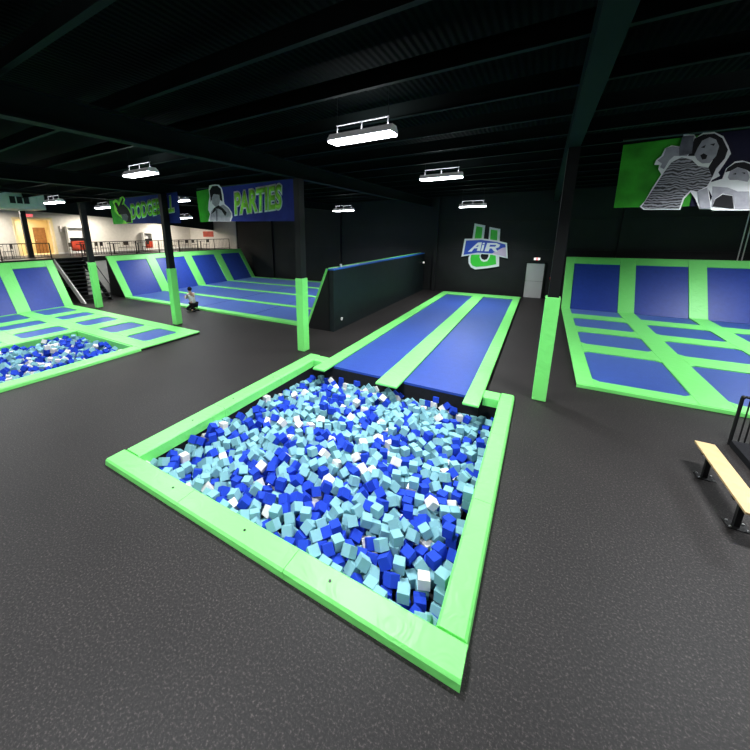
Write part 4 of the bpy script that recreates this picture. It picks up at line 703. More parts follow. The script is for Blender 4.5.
-4457,5129,-185,38,48,-73,30, -5115,5662,-401,7,-29,-21,-93, -5077,5554,-298,88,-22,41,4, -5241,5723,-282,60,-3,80,7, -5111,5840,-351,54,55,-45,-45,
-5067,6178,-484,20,39,-84,32, -5168,6493,-324,77,-49,-36,17, -5084,6826,-361,70,-26,3,-66, -4926,6795,-404,68,-12,8,-72, -4865,6939,-435,30,11,94,-10,
-4989,7001,-347,46,10,88,-11, -5246,7419,-425,39,-67,44,46, -4865,7738,-529,78,-23,-29,51, -4813,7868,-473,77,32,10,55, -4919,7955,-400,3,43,-13,-89,
-4967,2963,-202,10,6,72,68, -4702,2925,-336,15,-17,-67,70, -5010,3147,-221,68,13,72,-5, -4814,3208,-303,65,10,-61,45, -4893,3485,-278,22,24,49,-81,
-4861,3619,-373,40,47,47,-63, -4991,3978,-402,42,-61,44,-51, -5014,4211,-248,7,85,43,30, -4824,4319,-231,67,65,24,-27, -4650,4677,-356,29,-86,-2,43,
-4770,4566,-248,62,73,-2,29, -4745,4961,-285,7,-33,-92,-18, -4732,5208,-192,8,-7,43,-90, -4780,5311,-291,68,29,32,-59, -4978,5430,-279,15,30,-52,79,
-4796,5627,-336,5,-3,69,-72, -4944,5762,-284,16,-50,9,-85, -4932,6059,-446,40,-79,44,-11, -5057,6262,-367,73,10,-42,53, -4857,6345,-311,74,0,49,-47,
-4842,6556,-356,14,-85,40,30, -4899,6627,-468,26,73,44,46, -4612,6974,-357,36,-34,42,-76, -4646,6924,-507,67,33,50,44, -4792,7190,-560,9,-69,-13,-71,
-4990,7589,-537,32,41,8,85, -4540,7797,-555,37,-9,73,57, -4601,7976,-451,50,-50,48,-52, -4929,2797,-128,90,-15,42,-3, -4662,2767,-183,100,-3,-2,0,
-4449,3104,-195,62,-34,65,28, -4572,3208,-252,56,63,8,54, -4699,3332,-260,50,-65,-15,-56, -4965,3836,-314,45,-77,-34,-30, -4967,4035,-253,32,-62,38,61,
-4842,4145,-213,77,40,40,-30, -4378,4457,-224,42,-54,71,18, -4453,4625,-285,49,60,-4,-63, -4581,4410,-269,56,54,-45,44, -4637,4819,-293,11,0,-19,98,
-4570,5243,-309,67,20,-67,25, -4641,5577,-239,52,48,15,69, -4408,5575,-321,10,-51,-42,-75, -4526,5697,-276,55,-68,-8,47, -4675,5767,-226,15,58,-51,62,
-4292,5907,-215,65,10,75,2, -4621,6226,-362,72,69,-4,-1, -4591,6468,-474,34,38,-78,36, -4231,6517,-332,22,7,-87,43, -4727,6706,-390,55,46,51,-47,
-4542,7139,-393,86,-29,-3,-41, -4750,7068,-407,46,14,58,66, -4737,7241,-403,75,-12,-7,65, -4864,7343,-504,30,73,-35,-50, -4445,7911,-587,60,35,-60,39,
-4582,7968,-307,49,46,52,52, -4488,2766,-182,57,75,-22,-25, -4408,2923,-158,25,89,-38,1, -4348,3189,-329,24,22,73,60, -4250,3328,-331,36,22,-85,-32,
-4481,3343,-221,22,81,39,-37, -4307,3616,-248,41,53,-74,-4, -4544,3994,-251,70,-50,30,-42, -4434,4182,-223,55,4,-3,-83, -4094,4280,-159,62,11,-45,63,
-4230,4485,-112,47,85,-25,5, -4295,4711,-254,89,-6,-31,-33, -4464,4823,-284,85,1,-51,-14, -4524,4990,-295,48,-52,-50,51, -4418,5282,-307,62,-32,-65,-30,
-4533,5437,-318,92,-24,-22,-21, -4125,5286,-216,51,-20,49,67, -4338,5772,-286,44,-47,71,-29, -4126,6002,-204,67,66,-32,-11, -4221,6080,-312,85,-28,-15,42,
-4209,6368,-267,70,-32,-8,-63, -3982,6140,-195,99,-2,-2,-14, -4051,6666,-396,44,67,-59,-10, -4279,7080,-385,2,-12,99,-11, -4563,7322,-340,5,-2,-87,49,
-4864,7456,-407,39,82,-31,30, -4511,7519,-367,35,-20,86,-31, -4280,7865,-580,2,96,-27,2, -4421,7939,-445,76,-3,1,65, -4142,2904,-212,57,22,76,24,
-3948,3044,-182,72,-44,8,54, -4145,3150,-248,88,44,-10,16, -4085,3455,-210,93,6,34,12, -4141,3605,-190,51,84,-2,15, -4235,3789,-192,47,-38,-16,-78,
-3949,3931,-219,58,-22,64,-45, -4099,3883,-106,54,-11,72,-42, -4223,4403,-249,70,27,64,14, -4189,4577,-224,54,-6,64,-54, -4054,4666,-169,42,20,24,-85,
-4216,4850,-236,79,-40,-35,32, -4201,5116,-303,13,-34,-83,-43, -4263,5374,-324,55,22,62,51, -3953,5641,-311,53,45,-52,49, -3925,5982,-42,69,-6,-72,-2,
-4175,5817,-329,65,-19,14,-72, -4059,5957,-329,7,13,67,-73, -4057,6136,-340,44,0,-3,-90, -4183,6263,-389,12,11,-45,88, -4140,6576,-469,80,-40,21,-40,
-4086,6861,-374,59,26,-52,56, -4107,7227,-475,73,38,4,56, -4363,7460,-429,48,-75,45,9, -4354,7716,-578,42,-6,-33,-84, -4155,7658,-566,71,10,68,-13,
-3988,7746,-400,71,45,50,21, -4274,7906,-439,8,-11,-68,72, -3981,2874,-168,46,-52,-50,-51, -3706,3054,-147,13,59,79,14, -3895,3134,-281,3,-84,-41,36,
-4190,3288,-164,85,20,36,-33, -3957,3491,-105,64,-60,47,-9, -3924,3750,-156,20,-56,35,-72, -3758,3727,-94,10,-16,-51,-84, -4093,4039,-176,6,-23,-91,33,
-3767,4214,-131,9,71,56,41, -4045,4396,-250,27,-12,32,90, -3890,4638,-263,62,-67,-40,-7, -3830,4802,-203,63,-60,-49,-7, -3927,5439,-284,66,52,45,29,
-4099,5486,-376,71,-21,-60,30, -3945,5496,-447,3,99,10,1, -3825,5743,-456,72,69,5,7, -3912,5951,-183,67,-71,-14,12, -3809,6098,-177,89,-10,0,-45,
-4082,6430,-473,39,-8,-17,90, -3919,6559,-463,73,-53,-42,2, -3948,6874,-232,50,-54,-47,48, -3937,7168,-390,56,41,-55,46, -3991,7352,-458,48,66,-55,19,
-4125,7438,-520,28,-83,1,48, -4011,7569,-458,95,-28,3,-14, -3991,7689,-536,10,66,-30,-68, -4167,7709,-425,69,-72,-6,4, -3800,2871,-193,80,27,3,-53,
-3634,3137,-278,36,20,18,-89, -3748,3229,-198,91,24,-20,27, -3777,3403,-185,8,14,-66,-73, -3783,3573,-145,74,-66,6,-8, -3615,3836,-138,8,-62,-36,69,
-3818,3830,-243,52,19,-75,-36, -3589,4144,-113,55,28,18,-77, -3872,4274,-220,78,-45,23,37, -3894,4473,-318,67,-24,31,-63, -3601,4680,-127,78,-58,-24,-3,
-3707,4838,-280,64,-66,13,36, -3910,5246,-261,73,48,-48,5, -3758,5529,-277,95,17,5,27, -3729,5385,-383,47,-86,-13,-16, -3742,5558,-444,69,-9,-72,-5,
-3702,5728,-294,26,-27,-57,73, -3847,6106,-332,66,62,29,30, -3749,6248,-275,51,-75,42,3, -4025,6342,-328,39,-2,-22,89, -3771,6859,-319,8,-9,8,99,
-3911,6999,-364,96,-15,-22,-3, -3733,7101,-524,51,-55,-46,47, -3763,7180,-336,48,45,-71,-26, -3827,7312,-427,60,-23,-11,-76, -3805,7454,-331,23,-39,-17,88,
-3745,7810,-404,45,-39,-18,78, -3851,7972,-405,63,-69,25,25, -3565,2747,-54,4,-6,-51,-86, -3570,2895,-153,12,-15,-97,-12, -3535,3217,-172,46,-11,86,-21,
-3743,3363,-331,8,-68,-1,-73, -3563,3348,-234,71,-8,23,66, -3634,3529,-251,29,-86,24,35, -3477,4007,-205,17,68,56,-44, -3745,4054,-204,38,11,90,19,
-3898,4062,-143,91,19,-35,-9, -3667,4265,-232,27,-21,-43,-84, -3639,4453,-188,21,-46,81,-29, -3769,5171,-209,2,51,56,65, -3627,5270,-240,81,-10,45,37,
-3594,5385,-334,6,-20,47,86, -3808,5648,-204,42,1,-56,-72, -3572,5549,-438,66,-21,-69,-18, -3464,5990,-289,84,25,-42,-21, -3643,6087,-285,40,-18,-50,-75,
-3345,6224,-283,48,33,79,19, -3694,6393,-295,62,47,15,-61, -3596,6775,-344,50,-49,40,59, -3706,6784,-492,23,-63,-74,1, -3626,6940,-456,2,-3,78,-63,
-3602,7078,-399,24,-16,-61,-73, -3538,7281,-245,92,-4,-14,-36, -3676,7365,-300,41,22,-24,-85, -3637,7979,-444,91,0,-41,0, -3709,7979,-309,0,-35,0,-94,
-3424,2739,-142,2,71,2,71, -3393,2967,-68,45,16,66,-58, -3438,3258,-64,42,-28,86,7, -3410,3466,-259,38,59,25,-67, -3405,3626,-155,65,-32,33,60,
-3408,3832,-130,64,62,4,-44, -3128,4137,-182,36,59,-62,37, -3327,4150,-207,82,28,50,7, -3375,4630,-175,4,36,-35,-86, -3169,4683,-156,33,7,90,26,
-3737,4634,-187,16,-30,77,54, -3623,4683,-309,79,-56,-18,-18, -3445,5077,-266,67,-71,15,-18, -3574,5594,-280,15,49,85,-9, -3358,5819,-295,43,-13,-6,-89,
-3391,5572,-556,4,-34,-92,20, -3545,5830,-330,17,-81,19,53, -2722,5948,-258,85,-27,-4,-45, -3092,6526,-271,37,-28,3,89, -3506,6361,-273,4,47,37,-80,
-3530,6601,-295,6,44,13,89, -3771,7020,-323,69,-26,-6,67, -3312,7138,-298,6,-78,-56,28, -3446,7109,-416,89,35,29,-3, -3420,7457,-336,12,46,-57,67,
-3524,7437,-436,40,19,-89,9, -3561,7836,-336,97,0,-25,0, -3491,7979,-333,28,0,96,0, -3234,2774,-83,33,42,-83,-13, -3280,3200,-127,33,-14,-52,77,
-3108,3200,-52,23,-39,35,-82, -3159,3528,-46,78,-13,-10,-60, -3227,3678,-93,85,36,-20,32, -3185,3803,-199,42,-81,-18,-37, -3031,3972,-90,11,23,-83,50,
-3430,4417,-136,20,11,-51,-83, -3285,4360,-210,25,93,-12,-23, -3214,4490,-71,31,-53,-49,-62, -3312,4777,-240,11,36,-20,-91, -3221,4910,-193,43,42,80,2,
-3122,5057,-213,34,-81,-46,-9, -3285,5339,-302,17,41,-52,73, -3373,5632,-393,24,-83,-36,34, -3476,4902,-257,41,56,3,72, -3227,5931,-286,13,-45,83,-30,
-3331,6066,-357,42,54,-29,-67, -3095,6322,-275,21,17,55,79, -3204,6443,-326,27,70,29,-59, -3488,6767,-208,65,75,4,-12, -3448,6905,-362,56,52,46,45,
-3213,6981,-373,14,30,-36,87, -3355,7306,-391,37,18,80,-43, -3054,7175,-529,93,-32,-13,-9, -3183,7485,-304,54,-14,49,66, -3269,7688,-370,26,55,77,-18,
-3134,7970,-289,25,-68,62,-29, -3129,2911,-124,57,-29,-73,-24, -3246,3019,-124,21,37,83,36, -3135,3353,-175,52,-52,-60,-31, -2962,3374,-138,72,5,57,39,
-3001,3587,-153,94,33,2,-7, -3037,3801,-129,64,-64,17,39, -2888,4004,-153,46,-52,72,-5, -3021,4276,-133,37,-14,74,-55, -2929,4419,-152,11,73,41,-54,
-3017,4588,-113,19,19,93,25, -2874,4764,-208,71,-43,-20,52, -3084,4738,-256,19,-90,-13,-38, -3013,4857,-118,34,-53,-17,-76, -3093,5116,-401,11,-71,15,68,
-3009,5461,-271,70,0,-4,-72, -3436,5311,-240,23,46,83,24, -3019,5886,-305,13,57,-81,7, -2999,6187,-262,50,30,17,-79, -3000,6670,-332,6,44,-87,24,
-3368,6389,-392,63,-53,-3,-56, -3214,6649,-283,26,-31,-56,72, -3284,6811,-296,77,7,-21,-60, -3444,6966,-222,73,69,-1,1, -3001,6972,-354,24,46,69,51,
-2892,6869,-250,79,-8,-37,48, -2869,7623,-336,80,26,-3,-53, -3235,7912,-434,9,-67,-46,58, -3439,7960,-469,8,-30,70,64, -2988,2760,-101,44,-13,-79,-41,
-3015,3087,-148,65,-20,68,-28, -2722,3201,-260,32,-12,37,-87, -2580,3297,-291,72,68,5,7, -2874,3270,-201,25,-85,44,15, -2936,3704,-247,2,78,39,-49,
-2972,3853,-340,78,51,31,-18, -2748,4422,-221,51,39,26,-73, -2915,4350,-389,91,-34,6,-22, -2945,4597,-246,24,-82,-9,51, -2720,4743,-258,16,-61,64,-44,
-2781,4930,-256,12,43,-42,79, -2967,4969,-247,43,59,37,-57, -3090,5294,-209,5,32,32,89, -2928,5256,-303,31,-16,85,-39, -2781,5532,-414,29,66,25,-65,
-2909,5619,-273,9,-58,9,-81, -2855,5861,-397,4,-76,-63,-18, -2860,6647,-251,67,-66,-5,-35, -2754,6236,-350,66,-32,-30,-61, -2679,6767,-328,67,60,-43,-13,
-3091,6836,-329,51,12,15,84, -2853,7031,-389,51,-57,-63,-11, -2741,7201,-347,12,69,-57,-43, -2956,7381,-343,27,-38,62,63, -3065,7385,-249,42,86,18,-25,
-3271,7313,-274,41,0,91,-3, -3047,7976,-415,24,66,-68,-22, -2760,2889,-92,92,-18,-34,9, -2682,3133,-136,19,-85,36,34, -2587,3047,-253,3,18,-36,92,
-2735,3381,-190,41,-17,82,36, -2828,3496,-148,28,-91,-20,-23, -2843,3822,-198,54,-58,9,61, -2666,3856,-278,7,25,-90,34, -2611,4072,-149,18,38,-65,64,
-2751,4599,-237,44,-52,65,35, -2615,4699,-148,64,-52,-8,56, -2494,4600,-210,92,-34,13,-14, -2735,4981,-99,33,1,26,91, -2948,5145,-201,46,88,-4,-13,
-2605,5352,-209,4,37,-93,-4, -2727,5698,-250,64,-27,-26,-67, -2513,5467,-201,14,-91,-37,7, -2761,5526,-247,14,18,67,-71, -2886,6472,-280,93,-29,16,-15,
-2491,6699,-252,13,-44,46,76, -2686,6439,-361,11,39,-70,59, -2581,6614,-346,29,-84,-25,-38, -2752,6914,-347,25,17,-78,-54, -2569,6948,-349,38,-71,-27,-53,
-2586,7122,-306,63,29,32,64, -2553,7307,-404,23,-31,-88,27, -2666,7442,-367,40,-35,-80,29, -2971,7755,-319,64,-3,-31,70, -2931,7973,-321,63,-34,-31,62,
-2396,2758,-115,10,-8,68,-72, -2411,3033,-247,55,-15,79,-23, -2567,2955,-138,39,74,-7,-54, -2619,3487,-230,41,-31,76,40, -2645,3766,-146,40,-85,-31,14,
-2544,3908,-115,85,-28,-3,-44, -2413,3996,-150,4,40,-56,73, -2266,4341,-195,46,54,8,-70, -1969,4606,-147,48,-40,-73,28, -2358,4512,-195,1,-84,-54,-6,
-2288,4645,-176,72,39,16,56, -2394,5022,-227,55,56,-56,-26, -2493,5138,-143,54,1,-48,69, -2350,5208,-222,79,-3,54,-28, -2351,5402,-235,84,-17,22,-46,
-2383,5580,-248,82,3,40,41, -2606,6106,-311,39,15,90,14, -2479,6122,-435,54,52,-49,-45, -2322,6186,-288,10,69,-4,71, -2264,6453,-187,94,-11,28,13,
-2352,6599,-263,38,1,-47,80, -2580,6762,-472,31,-62,-35,-62, -2414,6852,-325,67,-65,32,-17, -2494,7111,-446,7,-23,-58,-78, -2388,7346,-506,31,87,39,-5,
-2518,7743,-378,14,43,-65,-61, -2334,7708,-393,8,-29,-91,-29, -2201,7974,-380,2,72,-2,-70, -2045,2821,-77,14,82,-25,50, -2374,3164,-161,27,78,25,51,
-2260,3322,-193,6,-46,-49,-73, -2264,3510,-269,82,-28,10,-49, -2468,3623,-257,90,20,-37,9, -1901,3766,-151,42,-5,62,66, -2227,3919,-118,81,-45,-26,-26,
-2275,4086,-220,22,89,13,-37, -1758,4268,-171,87,26,-12,40, -2145,4546,-227,35,10,-70,61, -2117,4711,-212,22,33,72,-57, -2188,4868,-167,43,-55,71,-10,
-2185,5095,-203,11,-15,-96,-19, -2153,5324,-240,70,-15,69,8, -2030,5609,-108,3,100,8,2, -2472,5793,-302,16,84,-37,-37, -1845,6051,-216,67,-2,-49,-57,
-2018,6076,-136,56,-12,82,-7, -2110,6341,-291,70,9,-70,13, -1880,6397,-326,41,-88,-3,-25, -2144,6489,-303,80,-5,-2,-60, -2305,6704,-349,5,57,-71,42,
-2098,6868,-309,55,-50,-14,66, -2262,6977,-423,48,-46,-18,73, -2359,7232,-379,41,-71,-55,-17, -2110,7631,-460,94,7,-30,-17, -1606,7740,-439,32,-2,38,87,
-2124,7807,-512,3,99,14,1, -2235,2882,-154,17,-17,87,-42, -1942,2993,-139,87,-11,-36,-33, -2195,3091,-157,12,53,49,-69, -2101,3422,-271,20,18,60,75,
-1719,3666,-143,14,-77,-15,-60, -2177,3597,-179,54,53,63,21, -1983,3961,-155,53,75,29,-26, -2041,4219,-267,19,-37,-29,-87, -1545,4248,-199,25,82,-19,-48,
-1786,4509,-145,29,47,71,44, -1848,4705,-219,35,78,-35,-39, -1979,4844,-206,62,15,-66,39, -1833,5121,-171,73,-4,-52,44, -1705,5248,-223,3,98,19,1,
-2016,5532,-247,25,65,-22,68, -1929,5720,-255,45,0,-4,-89, -1467,6000,-265,67,56,-38,30, -1663,6033,-272,48,4,87,-5, -1860,6153,-328,75,2,46,48,
-1840,6297,-421,81,-38,4,43, -1719,6522,-293,15,-64,17,74, -1981,6554,-242,91,-12,40,7, -2060,6710,-260,29,-18,-92,20, -1914,7112,-285,7,90,-9,-42,
-2172,7410,-350,54,50,48,47, -1790,7601,-463,65,62,-30,32, -606,7651,-359,67,25,-26,65, -2055,7964,-374,2,100,-3,1, -1825,2722,-50,53,-53,-47,-47,
-1689,3110,-131,63,40,12,-66, -2022,3329,-128,30,-58,-27,-71, -1872,3542,-141,2,-62,-46,63, -1608,3724,-237,7,22,-95,22, -1230,3953,-242,43,87,-20,-12,
]
cubes = []
for i in range(0, len(raw), 7):
    a = raw[i:i + 7]
    cubes.append((Vector((a[0] / 1000, a[1] / 1000, a[2] / 1000)), Quaternion((a[3] / 100, a[4] / 100, a[5] / 100, a[6] / 100)).normalized()))
S = .142
def cube_bm(bm=None, T=None, mi=0):
    bm = bm or bmesh.new()
    return box(bm, -S / 2, S / 2, -S / 2, S / 2, -S / 2, S / 2, bev=.005, T=T, mi=mi)
MCOL = [F_LB, F_BL, F_WH]
CN = ['light blue', 'royal blue', 'white']
base_mesh = []
for k in range(3):
    me = bpy.data.meshes.new('foam_cube_' + CN[k].replace(' ', '_')); b_ = cube_bm(); b_.to_mesh(me); b_.free(); me.materials.append(MCOL[k]); base_mesh.append(me)
rnd = random.Random(11)
col = [(0 if r < .53 else 1 if r < .92 else 2) for r in (rnd.random() for _ in cubes)]
# which cubes lie on top (nothing over them), nearest the photographer first
def top(i):
    p = cubes[i][0]
    return not any(q is not cubes[i] and abs(q[0].x - p.x) < .07 and abs(q[0].y - p.y) < .07 and q[0].z > p.z + .045 for q in cubes)
tops = [i for i in range(len(cubes)) if top(i)]
tops.sort(key=lambda i: cubes[i][0].y * .83 - cubes[i][0].x * .5)
single = set(tops[:300])
for i in tops[:300]:
    o = bpy.data.objects.new('foam_cube', base_mesh[col[i]]); COL.objects.link(o)
    o.rotation_mode = 'QUATERNION'; o.location = cubes[i][0]; o.rotation_quaternion = cubes[i][1]
    tag(o, CN[col[i]] + ' foam cube lying on top in the near part of the large foam pit', 'foam cube', 'foam cubes on top in the near part of the large pit')
me_v = []; me_f = []; me_m = []
proto = cube_bm(); proto.verts.ensure_lookup_table(); PV = [v.co.copy() for v in proto.verts]; PF = [[v.index for v in f.verts] for f in proto.faces]; proto.free()
def bulk(name, items, label, grp=None):
    vs = []; fs = []; ms = []
    for p, q, c in items:
        b0 = len(vs); R = q.to_matrix()
        vs += [tuple(R @ v + p) for v in PV]; fs += [[b0 + k for k in f] for f in PF]; ms += [c] * len(PF)
    me = bpy.data.meshes.new(name); me.from_pydata(vs, [], fs)
    for m_ in MCOL: me.materials.append(m_)
    me.polygons.foreach_set('material_index', ms)
    o = bpy.data.objects.new(name, me); COL.objects.link(o); o['kind'] = 'stuff'
    return tag(o, label, 'foam cubes')
bulk('foam_cubes', [(cubes[i][0], cubes[i][1], col[i]) for i in range(len(cubes)) if i not in single],
     'pile of blue and white foam cubes filling the rest of the large foam pit')

# ================================================================ tumbling lanes
t = thing('tumble_track', 'pair of long blue tumbling lanes edged in green that end over the big foam pit', 'trampoline', (-3.03, 8.1, 0))
link('platform', B(-5.2, -.85, 7.97, 22.35, .002, .05), BLACK, t)
link('front_skirt', B(-5.15, -.90, 7.95, 7.97, -.55, .06), NET, t)
for a, b in ((-4.84, -3.28), (-2.72, -1.16)):
    bm = B(a, b, 7.96, 21.55, .05, .062); box(bm, a, b, 7.945, 7.96, .0, .062)
    link('jump_bed', bm, BLUE, t)
for a, b in ((-5.23, -4.83), (-3.29, -2.71), (-1.17, -.82)):
    segs = ((7.42, 22.3),)
    for s0, s1 in segs:
        link('edge_pad', B(a, b, s0, s1, .062, .125, bev=.025), GREEN, t)
link('edge_pad', B(-5.23, -.82, 21.55, 22.35, .0625, .118, bev=.02), GREEN, t)

# ================================================================ trampoline courts
def pads_and_beds(t, x_beds, y_beds, X, Y, long_axis, skip=lambda a, b: False):
    xg = [X[0]] + [v for b in x_beds for v in b] + [X[1]]; yg = [Y[0]] + [v for b in y_beds for v in b] + [Y[1]]
    gx = [(xg[i], xg[i + 1]) for i in range(0, len(xg), 2)]; gy = [(yg[i], yg[i + 1]) for i in range(0, len(yg), 2)]
    for b in x_beds:
        for c in y_beds:
            if skip(b, c): continue
            q = .13
            link('jump_bed', B(b[0] - .02, b[1] + .02, c[0] - .02, c[1] + .02, .05, .062), BLUE, t)
            for (cx, sx) in ((b[0], 1), (b[1], -1)):
                for (cy, sy) in ((c[0], 1), (c[1], -1)):
                    link('corner_pad', prism([(cx, cy), (cx + sx * q, cy), (cx, cy + sy * q)], 'xy', .064, .096), GREEN, t)
    if long_axis == 'y':
        for a in gx: link('edge_pad', B(a[0], a[1], Y[0], Y[1], .05, .10, bev=.015), GREEN, t)
        for b in x_beds:
            for c in gy: link('edge_pad', B(b[0] + .002, b[1] - .002, c[0], c[1], .05, .098, bev=.012), GREEN, t)
    else:
        for c in gy: link('edge_pad', B(X[0], X[1], c[0], c[1], .05, .10, bev=.015), GREEN, t)
        for c in y_beds:
            for a in gx:
                link('edge_pad', B(a[0], a[1], c[0] + .002, c[1] - .002, .05, .098, bev=.012), GREEN, t)
def slope(t, O, u, lean, H, length, panels, flip=False, top_h=.33, sup=True, panelmat=None):
    """leaning wall of trampolines. O base corner, u direction along the base, lean horizontal vector away from the court"""
    u = Vector(u); ln = Vector(lean); v = ln + Vector((0, 0, H)); L = v.length
    T = frame(O, u, v)
    n = u.cross(v.normalized())
    sgn = 1 if n.dot(-ln) > 0 else -1       # front face towards the court
    def bx(a0, a1, b0, b1, n0, n1, bev): return box(bmesh.new(), a0, a1, b0, b1, min(n0 * sgn, n1 * sgn), max(n0 * sgn, n1 * sgn), bev=bev, T=T)
    gaps = [0] + [k for p in panels for k in p] + [length]
    for a, b in panels:
        link('wall_bed', bx(a - .02, b + .02, .0, L - top_h + .02, -.03, -.012, 0), panelmat or BLUE, t)
    for i in range(0, len(gaps), 2):
        link('wall_pad', bx(gaps[i], gaps[i + 1], .0, L, -.03, .03, .015), GREEN, t)
    for a, b in panels:
        link('wall_pad', bx(a + .002, b - .002, L - top_h, L, -.03, .028, .012), GREEN, t)
    link('rim_pad', bx(0, length, L, L + .05, -.14, .03, .012), GREEN, t)
    if sup:     # black framing behind
        P = [Vector(O), Vector(O) + ln * 1.0 + Vector((0, 0, H)), Vector(O) + ln * 1.0, ]
        off = ln.normalized() * .06
        b_ = bmesh.new()
        A = [b_.verts.new(p + off) for p in P]; C = [b_.verts.new(p + off + u * length) for p in P]
        fs = [b_.faces.new(A), b_.faces.new(list(reversed(C)))] + [b_.faces.new((A[i], C[i], C[(i + 1) % 3], A[(i + 1) % 3])) for i in range(3)]
        bmesh.ops.recalc_face_normals(b_, faces=fs)
        link('back_frame', b_, BLACK, t)

# right court
t = thing('trampoline_court', 'trampoline court of blue beds and green pads with leaning back wall, at the right', 'trampoline court', (5, 15, 0))
XB = [(1.47, 3.33), (3.93, 5.77), (6.37, 8.21), (8.81, 10.65)]
YBD = [(10.36, 13.0), (13.87, 15.62), (16.4, 18.1), (18.95, 20.25)]
link('platform', B(1.12, 11.0, 9.97, 20.3, .002, .05), BLACK, t)
link('front_trim', B(1.1, 11.02, 9.93, 9.97, .0, .09, bev=.01), GREEN, t)
pads_and_beds(t, XB, YBD[:3], (1.1, 11.02), (9.97, 18.95), 'y')
for b in XB: link('jump_bed', B(b[0] - .02, b[1] + .02, 18.93, 20.3, .05, .062), BLUE, t)
g_ = [1.1] + [k for b in XB for k in b] + [11.02]
for i in range(0, len(g_), 2): link('edge_pad', B(g_[i], g_[i + 1], 18.95, 20.3, .05, .10, bev=.012), GREEN, t)
slope(t, (1.1, 20.32, .07), (1, 0, 0), (0, 1.65, 0), 2.38, 9.92, [(b[0] - 1.1, b[1] - 1.1) for b in XB])

# left court
t = thing('trampoline_court', 'trampoline court with leaning wall wrapped around the small foam pit, far left', 'trampoline court', (-18, 5, 0))
XA = [(-21.9, -20.15), (-19.45, -18.35), (-17.4, -16.25), (-15.36, -14.1), (-13.24, -11.93)]
YA = [(.6, 1.95), (2.5, 3.85), (4.4, 5.93), (6.5, 7.86)]
bm = B(-21.95, -15.75, 0.1, 8.32, .002, .05); box(bm, -15.75, -11.3, 6.02, 8.32, .002, .05)
link('platform', bm, BLACK, t)
def skipper(b, c): return c[1] < 6 and b[0] > -15.8
XAL = XA[:3]
pads_and_beds(t, XAL, YA[:3], (-21.95, -15.76), (0.1, 6.0), 'x')
pads_and_beds(t, XA, YA[3:], (-21.95, -11.28), (6.0, 8.35), 'x')
slope(t, (-21.95, 0.1, .07), (0, 1, 0), (-1.5, 0, 0), 2.38, 8.25, [(a - .1, b - .1) for a, b in ((.5, 1.9), (2.45, 3.9), (4.4, 5.95), (6.5, 7.95))])

# small pit
x0, x1, y0, y1 = PIT2
t = thing('foam_pit', 'small foam pit with green padded sides set in the left trampoline court', 'foam pit', (-13.7, 3.4, 0))
link('border_pad', Lpad(bmesh.new(), 'y', .55, 5.99, -11.28, x1 - .03, skirt=-.2), GREEN, t)
link('border_pad', Lpad(bmesh.new(), 'x', x0, x1 - .035, .55, y0 + .03, skirt=-.2), GREEN, t)
link('side_pad', B(x0 + .0, x0 + .05, y0 + .04, y1 - .06, -.3, .096, bev=.01), GREEN, t)
link('side_pad', B(x0 + .0, x1 - .09, y1 - .05, y1 + .0, -.3, .096, bev=.01), GREEN, t)
bm = bmesh.new()
box(bm, x0, x1, y0, y0 + .02, -1, 0); box(bm, x0 - .02, x0, y0, y1, -1, 0); box(bm, x1 - .02, x1, y0, y1, -1, 0); box(bm, x0, x1, y1, y1 + .02, -1, 0)
struct('wall_pit', bm, NET)
struct('floor_pit', B(x0, x1 - .02, y0 + .02, y1, -1, -.475), NET)
items = []
rn = random.Random(5)
for i, (p, q) in enumerate(cubes):
    if p.x < -5.56 or p.x > -5.55 + 3.68 or p.y > 7.45: continue
    c = 0 if rn.random() < .42 else (1 if rn.random() < .68 else 2)
    yy = p.y - 2.65
    items.append((Vector((p.x - 10.0, yy + 1.0, p.z + LOWER * (-.46 - p.x) + .052 * (p.y - 2.65) - .06 )), q, c))
bulk('foam_cubes', items, 'blue and white foam cubes filling the small foam pit at far left')

# dodgeball court
t = thing('dodgeball_court', 'long dodgeball trampoline court with leaning blue walls at both ends, centre left behind the columns', 'trampoline court', (-15, 17, 0))
YD = [(11.55, 13.8), (14.12, 16.7), (17.02, 19.55), (19.88, 22.2)]
link('platform', B(-22.0, -8.1, 11.22, 22.6, .002, .05), BLACK, t)
link('front_trim', B(-22.0, -8.1, 11.18, 11.22, .0, .095, bev=.01), GREEN, t)
for c in YD:
    for a, b in ((-22.0, -15.38), (-15.34, -11.7), (-11.66, -8.1)):
        link('jump_bed', B(a, b, c[0] - .02, c[1] + .02, .05, .066), BLUE, t)
yg = [11.22] + [v for c in YD for v in c] + [22.6]
for i in range(0, len(yg), 2): link('edge_pad', B(-22.0, -8.1, yg[i], yg[i + 1], .05, .10, bev=.015), GREEN, t)
slope(t, (-22.02, 11.2, .07), (0, 1, 0), (-1.55, 0, 0), 2.42, 11.4, [(a - 11.2, b - 11.2) for a, b in ((11.65, 13.65), (14.3, 16.6), (17.25, 19.4), (20.1, 22.2))])
slope(t, (-8.08, 11.2, .07), (0, 1, 0), (1.05, 0, 0), 2.40, 11.7, [(a - 11.2, b - 11.2) for a, b in ((11.4, 13.8), (14.1, 16.7), (17.0, 19.6), (19.9, 22.3))])
link('outer_wall', B(-7.0, -6.78, 11.16, 22.95, .0, 2.44), BOXW, t)
link('top_trim', B(-7.02, -6.76, 11.14, 22.95, 2.44, 2.50, bev=.01), BLUEV, t)
bm = bmesh.new(); prism([(-8.06, .0), (-6.97, 0), (-6.97, 2.44), (-7.04, 2.44)], 'xz', 11.16, 11.19, bm)
link('end_panel', bm, BLACK, t)
link('end_trim', prism([(-8.17, .0), (-8.07, 0), (-7.03, 2.44), (-7.03, 2.50), (-7.10, 2.50)], 'xz', 11.13, 11.19), GREEN, t)
